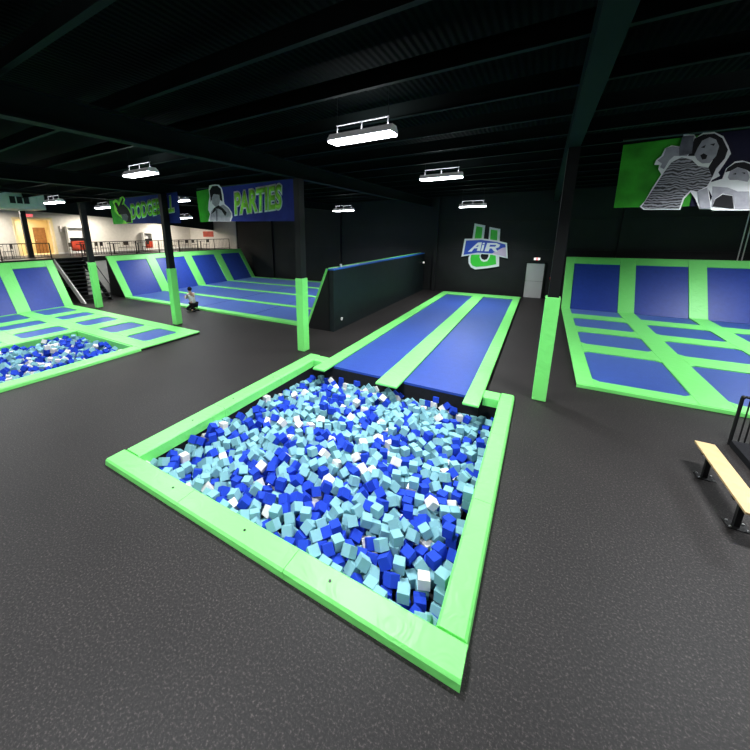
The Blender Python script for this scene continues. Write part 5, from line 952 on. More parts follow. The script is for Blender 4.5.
o = link('wall_outlet', B(-6.775, -6.74, 11.70, 11.80, .36, .47, bev=.005), WHT); tag(o, 'small white electrical outlet low on the long dark outer wall of the dodgeball court', 'outlet')
o = link('paper_cup', cyl(bmesh.new(), (-6.9, 11.95, 2.502), (-6.9, 11.95, 2.62), .035, .05), WHT); tag(o, 'little white cup left on the top edge of the long dark court wall', 'cup')

# ================================================================ stairs and upstairs
t = thing('staircase', 'black open staircase climbing to the raised floor between the two left courts', 'stairs', (-23.5, 9.8, 0))
n = 12
bm = bmesh.new(); rb = bmesh.new()
for k in range(n):
    xx = -22.2 - k * .255; z = (k + 1) * ZD / n
    link('tread', B(xx - .29, xx, 9.12, 10.5, z - .04, z, bev=.006), BLACK, t)
prism([(-22.2, 0), (-22.2, .05), (-25.25, ZD - .02), (-25.25, ZD - .4), (-22.7, 0)], 'xz', 9.04, 9.11, rb)
link('stringer', rb, WHITEW, t)
rb = prism([(-22.2, 0), (-22.2, .05), (-25.25, ZD - .02), (-25.25, ZD - .4), (-22.7, 0)], 'xz', 10.51, 10.58)
link('stringer', rb, BLACK, t)
rb = bmesh.new()
cyl(rb, (-22.3, 10.55, .95), (-25.2, 10.55, ZD + .9), .022); cyl(rb, (-22.3, 10.55, .1), (-22.3, 10.55, .95), .02)
cyl(rb, (-23.8, 10.55, 1.35), (-23.8, 10.55, 2.15), .015)
link('handrail', rb, BLACK, t)
def railing(y0, y1, label):
    t = thing('railing', label, 'railing', (-25.3, (y0 + y1) / 2, ZD), 'black railings of the raised floor')
    x = -25.32
    link('top_rail', cyl(bmesh.new(), (x, y0, ZD + .9), (x, y1, ZD + .9), .025), BLACK, t)
    link('bottom_rail', cyl(bmesh.new(), (x, y0, ZD + .1), (x, y1, ZD + .1), .018), BLACK, t)
    k = y0; n_ = max(1, round((y1 - y0) / 1.8))
    for i in range(n_ + 1):
        yy = y0 + (y1 - y0) * i / n_
        link('post', B(x - .025, x + .025, yy - .025, yy + .025, ZD, ZD + .9), BLACK, t)
    m_ = int((y1 - y0) / .16)
    for i in range(1, m_):
        yy = y0 + (y1 - y0) * i / m_
        link('baluster', cyl(bmesh.new(), (x, yy, ZD + .1), (x, yy, ZD + .9), .009, seg=6), BLACK, t)
railing(4.5, 9.0, 'black metal railing of the raised floor left of the stairs')
railing(10.65, 22.9, 'long black metal railing of the raised floor right of the stairs, above the dodgeball court')

def cafe_table(x, y, label):
    t = thing('cafe_table', label, 'table', (x, y, ZD), 'dark cafe tables upstairs', absolute=False)
    link('table_top', cyl(bmesh.new(), (0, 0, .72), (0, 0, .75), .42, seg=24), CLB, t)
    link('stem', cyl(bmesh.new(), (0, 0, .03), (0, 0, .72), .04), BLACK, t)
    link('foot', cyl(bmesh.new(), (0, 0, 0), (0, 0, .03), .26, .22, seg=20), BLACK, t)
    return t
def cafe_chair(label):
    t = thing('cafe_chair', label, 'chair', (0, 0, ZD), 'dark cafe chairs upstairs', absolute=False)
    link('seat', B(-.2, .2, -.2, .2, .43, .46, bev=.01), BLACK, t)
    link('backrest', B(-.2, -.18, -.19, .19, .6, .86, bev=.008), BLACK, t)
    for a in (-.18, .18):
        for b in (-.18, .18):
            link('leg', cyl(bmesh.new(), (a, b, 0), (a, b, .43 if a > 0 else .86), .013, seg=8), BLACK, t)
    return t
def dup(r, loc, rz, label):
    c = r.copy(); COL.objects.link(c); c.location = loc; c.rotation_euler = (0, 0, rz); c['label'] = label
    for ch in list(r.children):
        d = ch.copy(); COL.objects.link(d); d.parent = c
    return c
first_t = cafe_table(-27, 6.9, 'round dark cafe table upstairs at far left, left of the bare column')
first_c = cafe_chair('cafe chair upstairs')
spots = [(6.9, None), (5.1, 'round dark cafe table upstairs at the very left edge'), (11.6, 'round dark cafe table upstairs just right of the stairs, behind the railing'),
         (13.4, 'round dark cafe table upstairs under the left edge of the dodgeball banner'),
         (15.2, 'round dark cafe table upstairs below the dodgeball banner'),
         (18.8, 'round dark cafe table upstairs right of the second padded column'),
         (20.9, 'round dark cafe table upstairs below the left end of the parties banner')]
used = False
for y, lab in spots:
    if lab: dup(first_t, (-27 + .2 * math.sin(y), y, ZD), 0, lab)
    for s, nm in ((1, 'far'), (-1, 'near')):
        where = {5.1: 'the table at the very left edge', 6.9: 'the table left of the bare column', 11.6: 'the table just right of the stairs', 13.4: 'the table under the dodgeball banner\'s left edge',
                 15.2: 'the table below the dodgeball banner', 18.8: 'the table right of the second padded column', 20.9: 'the table by the parties banner'}[y]
        lb = 'cafe chair upstairs, %s side of %s' % ('right' if s > 0 else 'left', where)
        loc = (-27 + .2 * math.sin(y), y + s * .62, ZD)
        if not used: first_c.location = loc; first_c.rotation_euler = (0, 0, -s * math.pi / 2); first_c['label'] = lb; used = True
        else: dup(first_c, loc, -s * math.pi / 2, lb)

def cabinet(y0, y1, z1, zr0, zr1, label):
    t = thing('display_cabinet', label, 'cabinet', (-30.9, (y0 + y1) / 2, ZD), 'white cabinets with red fronts upstairs')
    bm = B(-30.94, -30.6, y0, y0 + .08, ZD, z1); box(bm, -30.94, -30.6, y1 - .08, y1, ZD, z1); box(bm, -30.94, -30.6, y0 + .08, y1 - .08, z1 - .1, z1)
    box(bm, -30.94, -30.9, y0 + .08, y1 - .08, ZD, z1 - .1); box(bm, -30.9, -30.6, y0 + .08, y1 - .08, ZD, ZD + .15)
    link('body', bm, WHT, t)
    link('red_front', B(-30.9, -30.58, y0 + .16, y1 - .1, zr0, zr1, bev=.01), RED, t)
    link('shelf', B(-30.9, -30.56, y0 + .12, y1 - .1, zr1 + .1, zr1 + .24), BLACK, t)
cabinet(12.15, 13.35, 4.5, 2.75, 3.42, 'white upright cabinet with dark red front upstairs, left of the leftmost padded column')
cabinet(17.9, 18.75, 4.05, 2.7, 3.25, 'small white cabinet with red front upstairs, below the dodgeball banner')
t = thing('notice_board', 'dark red-brown board on the pale wall upstairs below the parties banner', 'board', (-28.2, YB - .09, 3.5))
link('panel', B(-29.0, -27.5, YB - .115, YB - .092, 3.58, 4.12), RED, t)
bm = B(-29.05, -27.45, YB - .13, YB - .092, 4.12, 4.17); box(bm, -29.05, -27.45, YB - .13, YB - .092, 3.53, 3.58)
link('frame', bm, WHT, t)
t = thing('exit_sign', 'red lit exit sign high on the pale wall above the yellow doorway', 'sign', (-30.9, 10.15, 5.2))
link('sign_box', B(-30.96, -30.9, 9.9, 10.4, 5.10, 5.32, bev=.01), WHT, t)
me = text_mesh('EXIT', .22, .006, .004); me.materials.append(LOFF)
o = bpy.data.objects.new('sign_letters', me); COL.objects.link(o); o.matrix_world = Matrix.Translation((-30.885, 9.93, 5.135)) @ Matrix(((0, 0, 1, 0), (1, 0, 0, 0), (0, 1, 0, 0), (0, 0, 0, 1)))
mw = o.matrix_world.copy(); o.parent = t; o.matrix_parent_inverse = Matrix.Translation(-t.location); o.matrix_basis = mw
t = thing('wall_sconce', 'small grey sconce on the pale upstairs wall right of the yellow doorway', 'light', (-30.9, 11.9, 4.3))
link('shade', B(-30.98, -30.9, 11.85, 11.97, 4.12, 4.55, bev=.02), HV, t)
# air handling unit hanging at far left
t = thing('air_unit', 'pale grey air handling unit with dark square vents hanging under the ceiling at far left', 'air conditioner', (-25.7, 7, 5.3))
link('casing', B(-26.6, -25.0, 4.0, 9.1, 5.28, 6.15, bev=.03), HV, t)
link('top_flange', B(-26.65, -24.95, 3.95, 9.15, 6.15, 6.22, bev=.01), WHT, t)
link('vent_frame', B(-25.0, -24.95, 7.45, 8.75, 5.5, 6.0, bev=.01), WHT, t)
for k in range(3): link('vent', B(-24.96, -24.935, 7.52 + k * .3, 7.76 + k * .3, 5.57, 5.93), BLACK, t)
link('vent_cover', B(-24.96, -24.935, 8.42, 8.68, 5.57, 5.93), HV, t)
for yy in (4.5, 8.6): link('hanger_rod', cyl(bmesh.new(), (-25.8, yy, 6.2), (-25.8, yy, ZC), .02), BLACK, t)

# ================================================================ lamps
def lamp(x, y, z, f, label, L=1.25, warm=False):
    t = thing('high_bay_lamp', label, 'ceiling light', (x, y, z), 'linear high bay ceiling lamps')
    h = L / 2; wd = .17
    prof = [(y - wd, z), (y + wd, z), (y + wd, z + .03), (y + .09, z + .12), (y - .09, z + .12), (y - wd, z + .03)]
    link('housing', prism(prof, 'yz', x - h, x + h), LHOUS, t)
    link('diffuser', B(x - h + .01, x + h - .01, y - wd + .01, y + wd - .01, z - .035, z - .001, bev=.012), LEM, t)
    bm = bmesh.new()
    cyl(bm, (x - h + .1, y, z + .27), (x + h - .1, y, z + .27), .014, seg=8)
    for k in (-h + .12, 0, h - .12): cyl(bm, (x + k, y, z + .12), (x + k, y, z + .27), .012, seg=6)
    link('hanging_bracket', bm, BRK, t)
    for k in (-h + .12, h - .12): link('hanger_wire', cyl(bmesh.new(), (x + k, y, z + .27), (x + k, y, ZC), .005, seg=6), BLACK, t)
    ld = bpy.data.lights.new('lamp_light', 'AREA'); ld.shape = 'RECTANGLE'; ld.size = L; ld.size_y = .32
    ld.energy = (ROOM_W if warm else LAMP_W) * f; ld.spread = math.radians(180 if warm or x < -22 else SPREAD); ld.color = (1, .9, .74) if warm else (.93, .97, 1)
    lo = bpy.data.objects.new('lamp_light', ld); COL.objects.link(lo); lo.location = (0, 0, -.045); lo.parent = t
    if z < 5.8 and not warm:
        ud = bpy.data.lights.new('uplight', 'AREA'); ud.shape = 'RECTANGLE'; ud.size = L * .9; ud.size_y = .1; ud.energy = 16 * f; ud.color = (.93, .97, 1)
        uo = bpy.data.objects.new('uplight', ud); COL.objects.link(uo); uo.location = (0, 0, .13); uo.rotation_euler = (math.pi, 0, 0); uo.parent = t
    return t
LL = ['largest hanging lamp, glowing white above the big foam pit', 'white glowing lamp above the tumbling lanes, second nearest',
      'white glowing lamp right above the green and blue wall sign', 'small glowing lamp at the back above the long dark court wall',
      'glowing lamp high above the dodgeball banner', 'small glowing lamp just right of the dodgeball banner top',
      'glowing lamp at far left beside the leftmost padded column', 'glowing lamp between the leftmost padded column and the dodgeball banner', 'small glowing lamp low behind the right end of the dodgeball banner']
for i, (x, y, z, f) in enumerate(LAMPS):
    lamp(x, y, z, f, LL[i] if i < len(LL) else 'hanging hall lamp outside the view, at %s' % ['the viewer\'s side over the near floor', 'the right over the bench', 'the near right corner', 'the near left side', 'the left over the small foam pit', 'the right over the court', 'the right rear over the leaning wall', 'far left, added to light the air unit'][i - len(LL)])
for y, z in ((7.5, 5.45), (13.5, 5.4), (19.5, 5.1)):
    lamp(-29.2, y, z, 1.0, 'warm room lamp upstairs behind the header, %s' % {7.5: 'nearest', 13.5: 'in the middle', 19.5: 'farthest'}[y], warm=True)
lamp(-32.6, 10.3, 5.05, .2, 'warm lamp inside the yellow room upstairs', L=.8, warm=True)

# ================================================================ banners
def flat(name, pts, y, m, parent, th=.003):
    return link(name, prism(pts, 'xz', y - th, y), m, parent)
def print_text(s, parent, y, X, Z0, Z1, tilt, bold, m, name, outline=0, shear=.12):
    """letters s filling x from X[0] to X[1], baseline rising by tilt"""
    me = text_mesh(s, 1, bold + outline, 0, shear)
    me0 = text_mesh(s, 1, bold, 0, shear)
    xs = [v.co.x for v in me0.vertices]; ys = [v.co.y for v in me0.vertices]
    ax, bx_ = min(xs), max(xs); ay, by = min(ys), max(ys)
    for v in me.vertices:
        a = (v.co.x - ax) / (bx_ - ax); b = (v.co.y - ay) / (by - ay)
        v.co = Vector((X[0] + a * (X[1] - X[0]), y, Z0 + b * (Z1 - Z0) + a * tilt + b * a * .0))
    bpy.data.meshes.remove(me0)
    b2 = bmesh.new(); b2.from_mesh(me)
    r = bmesh.ops.extrude_face_region(b2, geom=b2.faces[:]); 
    for v in [g for g in r['geom'] if isinstance(g, bmesh.types.BMVert)]: v.co.y -= .003
    bmesh.ops.recalc_face_normals(b2, faces=b2.faces[:])
    bpy.data.meshes.remove(me)
    return link(name, b2, m, parent)
def rod(t, x0, x1, y, z):
    link('hanging_rod', cyl(bmesh.new(), (x0, y, z), (x1, y, z), .02, seg=8), BLACK, t)
RB= {'woman_outline': [(1.458, 4.261), (1.516, 4.358), (1.586, 4.589), (1.671, 4.812), (1.615, 4.902), (1.618, 4.974), (1.548, 4.982), (1.562, 5.065), (1.621, 5.122), (1.652, 5.244), (1.729, 5.284), (1.838, 5.253), (1.857, 5.3), (1.859, 5.441), (1.995, 5.422), (2.03, 5.365), (2.101, 5.434), (2.24, 5.426), (2.359, 5.344), (2.446, 5.185), (2.498, 5.062), (2.452, 4.91), (2.401, 4.775), (2.432, 4.72), (2.346, 4.658), (2.321, 4.537), (2.425, 4.176), (2.272, 4.182), (2.194, 4.356), (2.109, 4.48), (2.047, 4.364), (2.027, 4.183), (1.522, 4.204)], 'woman_shirt': [(1.484, 4.26), (1.61, 4.587), (1.701, 4.839), (1.775, 5.0), (1.895, 5.071), (2.033, 5.014), (2.132, 4.902), (2.262, 4.869), (2.338, 4.699), (2.301, 4.559), (2.188, 4.483), (2.104, 4.51), (2.026, 4.387), (2.008, 4.202), (1.537, 4.221)], 'woman_hair': [(2.007, 5.353), (2.106, 5.406), (2.244, 5.399), (2.349, 5.314), (2.448, 5.127), (2.437, 4.991), (2.359, 4.839), (2.338, 4.699), (2.262, 4.869), (2.291, 4.967), (2.332, 5.16), (2.243, 5.321), (2.108, 5.307), (2.089, 5.15), (2.055, 5.073), (1.974, 5.082)], 'woman_face': [(2.078, 5.211), (2.108, 5.307), (2.192, 5.351), (2.277, 5.301), (2.332, 5.192), (2.323, 5.043), (2.266, 4.937), (2.172, 4.939), (2.098, 5.007), (2.051, 5.094)], 'woman_mouth': [(2.124, 5.073), (2.16, 5.102), (2.213, 5.063), (2.207, 5.008), (2.162, 5.001)], 'hand': [(1.581, 5.05), (1.649, 5.119), (1.668, 5.25), (1.748, 5.265), (1.853, 5.227), (2.008, 5.16), (1.957, 5.084), (1.791, 5.103), (1.736, 5.034), (1.692, 4.895), (1.635, 4.93), (1.649, 4.992)], 'sleeve': [(1.85, 5.414), (1.992, 5.402), (2.015, 5.118), (1.858, 5.095), (1.836, 5.229)], 'arm': [(2.188, 4.483), (2.305, 4.538), (2.411, 4.185), (2.277, 4.19)], 'child_outline': [(2.377, 4.22), (2.394, 4.387), (2.301, 4.559), (2.322, 4.619), (2.466, 4.668), (2.482, 4.828), (2.566, 4.93), (2.652, 4.936), (2.777, 4.877), (2.917, 4.135), (2.435, 4.154)], 'child_hair': [(2.478, 4.768), (2.495, 4.834), (2.571, 4.906), (2.671, 4.911), (2.781, 4.853), (2.808, 4.711), (2.723, 4.785), (2.613, 4.835), (2.534, 4.783)], 'child_face': [(2.523, 4.684), (2.534, 4.783), (2.614, 4.831), (2.724, 4.781), (2.783, 4.662), (2.767, 4.596), (2.65, 4.633), (2.554, 4.641)], 'child_shirt': [(2.364, 4.554), (2.553, 4.52), (2.684, 4.45), (2.816, 4.442), (2.907, 4.156), (2.707, 4.164), (2.635, 4.393), (2.509, 4.429), (2.433, 4.343), (2.424, 4.184)], 'child_sleeve': [(2.424, 4.218), (2.439, 4.342), (2.512, 4.413), (2.632, 4.381), (2.691, 4.173)], 'blue_edge': [(1.984, 5.483), (2.328, 5.433), (2.674, 5.42)]}
PB= {'outline': [(-10.593, 4.289), (-10.478, 4.542), (-10.558, 4.698), (-10.499, 4.948), (-10.417, 5.143), (-10.436, 5.391), (-10.38, 5.51), (-10.111, 5.524), (-9.89, 5.497), (-9.759, 5.368), (-9.71, 5.173), (-9.703, 4.931), (-9.676, 4.847), (-9.494, 4.727), (-9.348, 4.552), (-9.343, 4.405), (-9.454, 4.252)], 'hair': [(-10.377, 5.091), (-10.389, 5.339), (-10.232, 5.474), (-9.968, 5.474), (-9.812, 5.358), (-9.779, 5.153), (-9.776, 4.935), (-9.881, 4.989), (-9.911, 5.161), (-10.192, 5.203), (-10.307, 5.037), (-10.383, 4.942)], 'face': [(-10.301, 5.086), (-10.193, 5.198), (-9.912, 5.152), (-9.881, 4.989), (-9.977, 4.823), (-10.136, 4.77), (-10.297, 4.887)], 'shirt': [(-10.536, 4.298), (-10.412, 4.616), (-10.257, 4.726), (-10.063, 4.747), (-9.751, 4.836), (-9.499, 4.679), (-9.389, 4.504), (-9.489, 4.262)], 'scarf': [(-10.216, 4.744), (-9.977, 4.823), (-9.768, 4.705), (-9.601, 4.561), (-9.689, 4.441), (-9.85, 4.644), (-10.029, 4.716), (-10.276, 4.586), (-10.399, 4.539)], 'tie': [(-10.135, 4.72), (-10.059, 4.717), (-10.1, 4.287), (-10.177, 4.289)], 'greenquad': [(-11.153, 5.415), (-10.394, 5.413), (-10.622, 4.367), (-11.153, 4.366)], 'txt': [(-9.169, 5.21), (-9.249, 4.475), (-7.008, 5.324), (-7.167, 4.581)]}
DB= {'outline': [(-17.411, 5.199), (-17.5, 5.334), (-17.208, 5.448), (-16.935, 5.305), (-16.819, 5.49), (-16.559, 5.538), (-16.414, 5.404), (-16.527, 5.221), (-16.221, 5.017), (-16.029, 4.757), (-16.06, 4.376), (-16.903, 4.33), (-16.786, 4.524), (-17.167, 4.731), (-17.436, 4.905)], 'body': [(-16.919, 5.144), (-16.596, 5.193), (-16.289, 4.988), (-16.12, 4.729), (-16.154, 4.379), (-16.576, 4.388), (-16.67, 4.715), (-17.094, 4.762), (-17.226, 4.963)], 'head': [(-16.907, 4.755), (-16.47, 4.772), (-16.324, 4.64), (-16.506, 4.419), (-16.848, 4.525)], 'txt': [(-15.922, 5.16), (-15.936, 4.533), (-12.934, 5.406), (-12.969, 4.735)], 'ban': [(-17.652, 5.473), (-17.681, 4.312), (-12.655, 5.389), (-12.671, 4.3)], 'arm': [(-17.328, 5.26), (-17.183, 5.318), (-16.991, 5.115), (-16.576, 5.476), (-16.498, 5.409), (-16.815, 5.075), (-17.153, 4.992)]}
LG= {'u_back': [(-3.789, 4.332), (-3.178, 4.199), (-3.207, 3.327), (-3.212, 2.596), (-3.3, 2.366), (-3.205, 2.197), (-3.065, 2.127), (-2.909, 2.178), (-2.835, 2.35), (-2.857, 2.603), (-2.922, 3.328), (-2.925, 4.107), (-2.336, 3.98), (-2.299, 3.165), (-2.193, 1.779), (-2.835, 1.638), (-3.53, 1.531), (-3.789, 1.655), (-3.95, 1.912), (-3.986, 2.232), (-3.91, 2.466), (-3.846, 3.382)], 'ul': [(-3.667, 4.164), (-3.315, 4.092), (-3.313, 3.327), (-3.722, 3.326)], 'ur': [(-2.834, 3.959), (-2.47, 3.9), (-2.434, 3.247), (-2.826, 3.3)], 'ub': [(-3.825, 2.439), (-3.334, 2.451), (-3.331, 2.279), (-3.222, 2.082), (-3.055, 2.019), (-2.873, 2.071), (-2.761, 2.295), (-2.74, 2.465), (-2.438, 2.472), (-2.359, 1.902), (-2.847, 1.78), (-3.489, 1.696), (-3.716, 1.775), (-3.83, 1.946), (-3.862, 2.207)], 'bandw': [(-4.29, 3.41), (-3.312, 3.438), (-2.466, 3.318), (-1.886, 3.168), (-1.757, 2.268), (-2.699, 2.483), (-3.447, 2.505), (-4.403, 2.308)], 'band': [(-4.193, 3.307), (-3.304, 3.344), (-2.458, 3.23), (-1.964, 3.091), (-1.932, 2.923), (-2.12, 2.882), (-2.652, 2.54), (-3.453, 2.579), (-4.281, 2.417)], 'pink': [(-2.12, 2.882), (-1.932, 2.923), (-1.842, 2.359), (-2.652, 2.54)], 'A': [(-4.034, 2.625), (-3.505, 3.186), (-3.265, 3.204), (-3.327, 2.679), (-3.517, 2.687), (-3.476, 2.846), (-3.681, 2.832), (-3.813, 2.63)], 'Ahole': [(-3.591, 2.93), (-3.44, 3.056), (-3.462, 2.932)], 'I': [(-3.225, 3.047), (-3.108, 3.048), (-3.166, 2.682), (-3.284, 2.679)], 'Idot': [(-3.209, 3.176), (-3.088, 3.177), (-3.101, 3.087), (-3.218, 3.086)], 'R': [(-3.075, 2.672), (-2.961, 3.172), (-2.452, 3.164), (-2.239, 3.067), (-2.291, 2.918), (-2.463, 2.85), (-2.343, 2.658), (-2.54, 2.671), (-2.68, 2.841), (-2.795, 2.845), (-2.842, 2.671)], 'Rhole': [(-2.789, 3.062), (-2.483, 3.054), (-2.448, 3.01), (-2.514, 2.954), (-2.826, 2.951)]}
RB['eyes'] = [[(2.11, 5.20), (2.165, 5.235), (2.155, 5.185)], [(2.215, 5.235), (2.275, 5.245), (2.265, 5.205)]]
RB['ceyes'] = [[(2.57, 4.73), (2.61, 4.748), (2.61, 4.72)], [(2.67, 4.748), (2.715, 4.742), (2.71, 4.72)]]

# PARTIES
t = thing('banner', 'green and blue banner reading PARTIES beside a grey portrait', 'banner', (-8.9, 8.72, 4.2))
link('green_cloth', prism([(-11.13, 5.36), (-10.35, 5.40), (-10.38, 4.28), (-11.06, 4.27)], 'xz', 8.70, 8.71), BGREEN, t)
link('blue_cloth', prism([(-10.37, 5.40), (-6.66, 5.43), (-6.66, 4.2), (-10.40, 4.28)], 'xz', 8.70, 8.71), BBLUE, t)
flat('portrait_outline', PB['outline'], 8.694, PWH, t); flat('portrait_hair', PB['hair'], 8.688, PDG, t); flat('portrait_face', PB['face'], 8.684, PLG, t)
flat('portrait_shirt', PB['shirt'], 8.688, PLG, t); flat('portrait_scarf', PB['scarf'], 8.683, PDG, t); flat('portrait_tie', PB['tie'], 8.679, PMG, t)
print_text('PARTIES', t, 8.696, (-9.22, -7.12), 4.47, 5.19, .12, .035, PWH, 'letter_outline', outline=.05)
print_text('PARTIES', t, 8.690, (-9.22, -7.12), 4.47, 5.19, .12, .035, LETG, 'letters')
rod(t, -11.1, -6.68, 8.715, 5.44)
# DODGEBALL
t = thing('banner', 'green and blue banner reading DODGEBALL, partly hidden by a column', 'banner', (-15.1, 8.98, 4.3))
link('green_cloth', prism([(-17.8, 5.40), (-16.55, 5.44), (-16.6, 4.33), (-17.72, 4.33)], 'xz', 8.99, 9.0), BGREEN, t)
link('blue_cloth', prism([(-16.57, 5.44), (-12.65, 5.46), (-12.62, 4.28), (-16.62, 4.33)], 'xz', 8.99, 9.0), BBLUE, t)
flat('player_outline', DB['outline'], 8.985, LETG, t); flat('player_body', DB['body'], 8.979, PDG, t); flat('player_head', DB['head'], 8.975, PMG, t); flat('player_arm', DB['arm'], 8.975, PDG, t)
print_text('DODGEBALL', t, 8.985, (-16.1, -12.95), 4.52, 5.16, .2, .035, PWH, 'letter_outline', outline=.045)
print_text('DODGEBALL', t, 8.979, (-16.1, -12.95), 4.52, 5.16, .2, .035, LETG, 'letters')
rod(t, -17.8, -12.65, 9.01, 5.47)
# right banner with the photo print
t = thing('banner', 'large banner at upper right printed with a shouting woman and child', 'banner', (3.4, 8.75, 4.25))
link('green_cloth', prism([(1.06, 5.38), (2.15, 5.41), (2.15, 4.24), (1.08, 4.26)], 'xz', 8.74, 8.75), BGREEN, t)
link('navy_cloth', prism([(2.14, 5.41), (6.3, 5.46), (6.3, 4.15), (2.14, 4.24)], 'xz', 8.74, 8.75), BNAVY, t)
flat('woman_outline', RB['woman_outline'], 8.704, PWH, t); flat('woman_shirt', RB['woman_shirt'], 8.698, SHP, t); flat('woman_hair', RB['woman_hair'], 8.694, PDG, t)
flat('woman_face', RB['woman_face'], 8.690, PLG, t); flat('woman_mouth', RB['woman_mouth'], 8.685, PDG, t); flat('hand', RB['hand'], 8.694, PLG, t)
flat('sleeve', RB['sleeve'], 8.690, PMG, t); flat('forearm', RB['arm'], 8.690, PLG, t)
for e in RB['eyes']: flat('woman_eye', e, 8.685, PDG, t)
flat('child_outline', RB['child_outline'], 8.696, PWH, t); flat('child_shirt', RB['child_shirt'], 8.688, PLG, t); flat('child_sleeve', RB['child_sleeve'], 8.683, PDG, t)
flat('child_hair', RB['child_hair'], 8.688, PDG, t); flat('child_face', RB['child_face'], 8.684, PLG, t)
for e in RB['ceyes']: flat('child_eye', e, 8.679, PDG, t)
rod(t, 1.05, 6.3, 8.76, 5.47)
# wall sign
t = thing('wall_sign', 'big green letter U crossed by a blue AIR panel, mounted on the black back wall', 'sign', (-3.1, 23.0, 1.6))
link('sign_backing', prism(LG['u_back'], 'xz', 22.97, 23.04), SWH, t)
for k in ('ul', 'ur', 'ub'): link('green_face', prism(LG[k], 'xz', 22.95, 22.972), SGREEN, t)
link('panel_backing', prism(LG['bandw'], 'xz', 22.91, 22.965), SWH, t)
link('blue_panel', prism(LG['band'], 'xz', 22.895, 22.912), SBLUE, t)
link('painted_glare', prism(LG['pink'], 'xz', 22.893, 22.914), SGLARE, t)  # painted glare at the right end of the blue panel
for k in ('A', 'I', 'Idot', 'R'): link('letter', prism(LG[k], 'xz', 22.88, 22.9), SWH, t)
for k in ('Ahole', 'Rhole'): link('letter_gap', prism(LG[k], 'xz', 22.876, 22.9), SBLUE, t)

# ================================================================ bench, fence
t = thing('bench', 'narrow bench with light pine plank and black legs at the right edge', 'bench', (2.6, 6.5, 0))
link('plank', B(2.505, 2.745, 5.62, 7.36, .405, .44, bev=.008), TAN, t)
for yy in (7.02, 5.94):
    bm = B(2.57, 2.63, yy - .03, yy + .03, .01, .39, bev=.004); box(bm, 2.50, 2.71, yy - .03, yy + .03, .39, .405)
    lg = link('leg', bm, BLACK, t)
    link('base_plate', B(2.50, 2.72, yy - .09, yy + .09, .0, .012, bev=.003), BLACK, lg)
    bm = bmesh.new()
    for a in (2.53, 2.69):
        for b in (-.06, .06): cyl(bm, (a, yy + b, .012), (a, yy + b, .026), .014, seg=6)
    link('bolts', bm, CHR, lg)
for o in t.children:
    for c in o.children: c.matrix_parent_inverse = Matrix.Identity(4)
o = link('deck_platform', B(3.3, 7.0, 4.6, 8.38, .0, .12, bev=.01), NET); tag(o, 'low black platform behind the bench at the right edge', 'platform')
t = thing('fence', 'short black metal fence with upright bars behind the bench at the right edge', 'fence', (4.8, 8.45, 0))
link('top_rail', cyl(bmesh.new(), (3.36, 8.45, .95), (6.9, 8.45, .95), .024), BLACK, t)
link('bottom_rail', cyl(bmesh.new(), (3.32, 8.45, .08), (6.9, 8.45, .08), .018), BLACK, t)
bm = cyl(bmesh.new(), (3.32, 8.45, 0), (3.32, 8.45, .93), .026); bmesh.ops.create_uvsphere(bm, u_segments=12, v_segments=8, radius=.033, matrix=Matrix.Translation((3.33, 8.45, .945)))
link('post', bm, BLACK, t)
link('post', cyl(bmesh.new(), (5.1, 8.45, 0), (5.1, 8.45, .95), .026), BLACK, t)
xx = 3.42
while xx < 6.9:
    link('bar', cyl(bmesh.new(), (xx, 8.45, .08), (xx, 8.45, .95), .012, seg=8), BLACK, t)
    xx += .075

# ================================================================ kneeling person by the dodgeball court
def skin(name, verts, edges, radii, m, parent, sub=1):
    me = bpy.data.meshes.new('k'); me.from_pydata([Vector(v) for v in verts], edges, [])
    o = bpy.data.objects.new('k', me); COL.objects.link(o)
    s = o.modifiers.new('s', 'SKIN'); s.use_smooth_shade = True
    for i, r in enumerate(radii):
        sv = me.skin_vertices[0].data[i]; sv.radius = (r, r) if not isinstance(r, tuple) else r
        sv.use_root = (i == 0)
    q = o.modifiers.new('u', 'SUBSURF'); q.levels = sub; q.render_levels = sub
    dg = bpy.context.evaluated_depsgraph_get()
    me2 = bpy.data.meshes.new_from_object(o.evaluated_get(dg))
    bpy.data.objects.remove(o)
    me2.materials.clear(); me2.materials.append(m); me2.name = name
    for p in me2.polygons: p.use_smooth = True
    r = bpy.data.objects.new(name, me2); COL.objects.link(r)
    if parent is not None: r.parent = parent
    return r
# local frame: faces -X, origin on the floor under the hips
J = dict(pel=(0, 0, .36), sp=(-.06, 0, .58), ch=(-.13, 0, .80), nk=(-.17, 0, .95), hd=(-.22, 0, 1.05), ht=(-.23, 0, 1.17))
for s, k in ((1, 'l'), (-1, 'r')):
    J['hip' + k] = (-.02, .1 * s, .33); J['kn' + k] = (-.42, .13 * s, .09); J['an' + k] = (.02, .12 * s, .07); J['to' + k] = (.17, .12 * s, .04)
    J['sh' + k] = (-.14, .18 * s, .88); J['el' + k] = (-.28, .22 * s, .65); J['wr' + k] = (-.47, .10 * s, .70); J['hn' + k] = (-.55, .06 * s, .73)
def sk(name, keys, edges, rad, m, par, sub=1):
    ix = {k: i for i, k in enumerate(keys)}
    return skin(name, [J[k] for k in keys], [(ix[a], ix[b]) for a, b in edges], rad, m, par, sub)
keys = ['pel', 'sp', 'ch', 'nk', 'hd', 'ht'] + [a + k for k in 'lr' for a in ('hip', 'kn', 'an', 'to', 'sh', 'el', 'wr', 'hn')]
E = [('pel', 'sp'), ('sp', 'ch'), ('ch', 'nk'), ('nk', 'hd'), ('hd', 'ht')]
for k in 'lr': E += [('pel', 'hip' + k), ('hip' + k, 'kn' + k), ('kn' + k, 'an' + k), ('an' + k, 'to' + k), ('ch', 'sh' + k), ('sh' + k, 'el' + k), ('el' + k, 'wr' + k), ('wr' + k, 'hn' + k)]
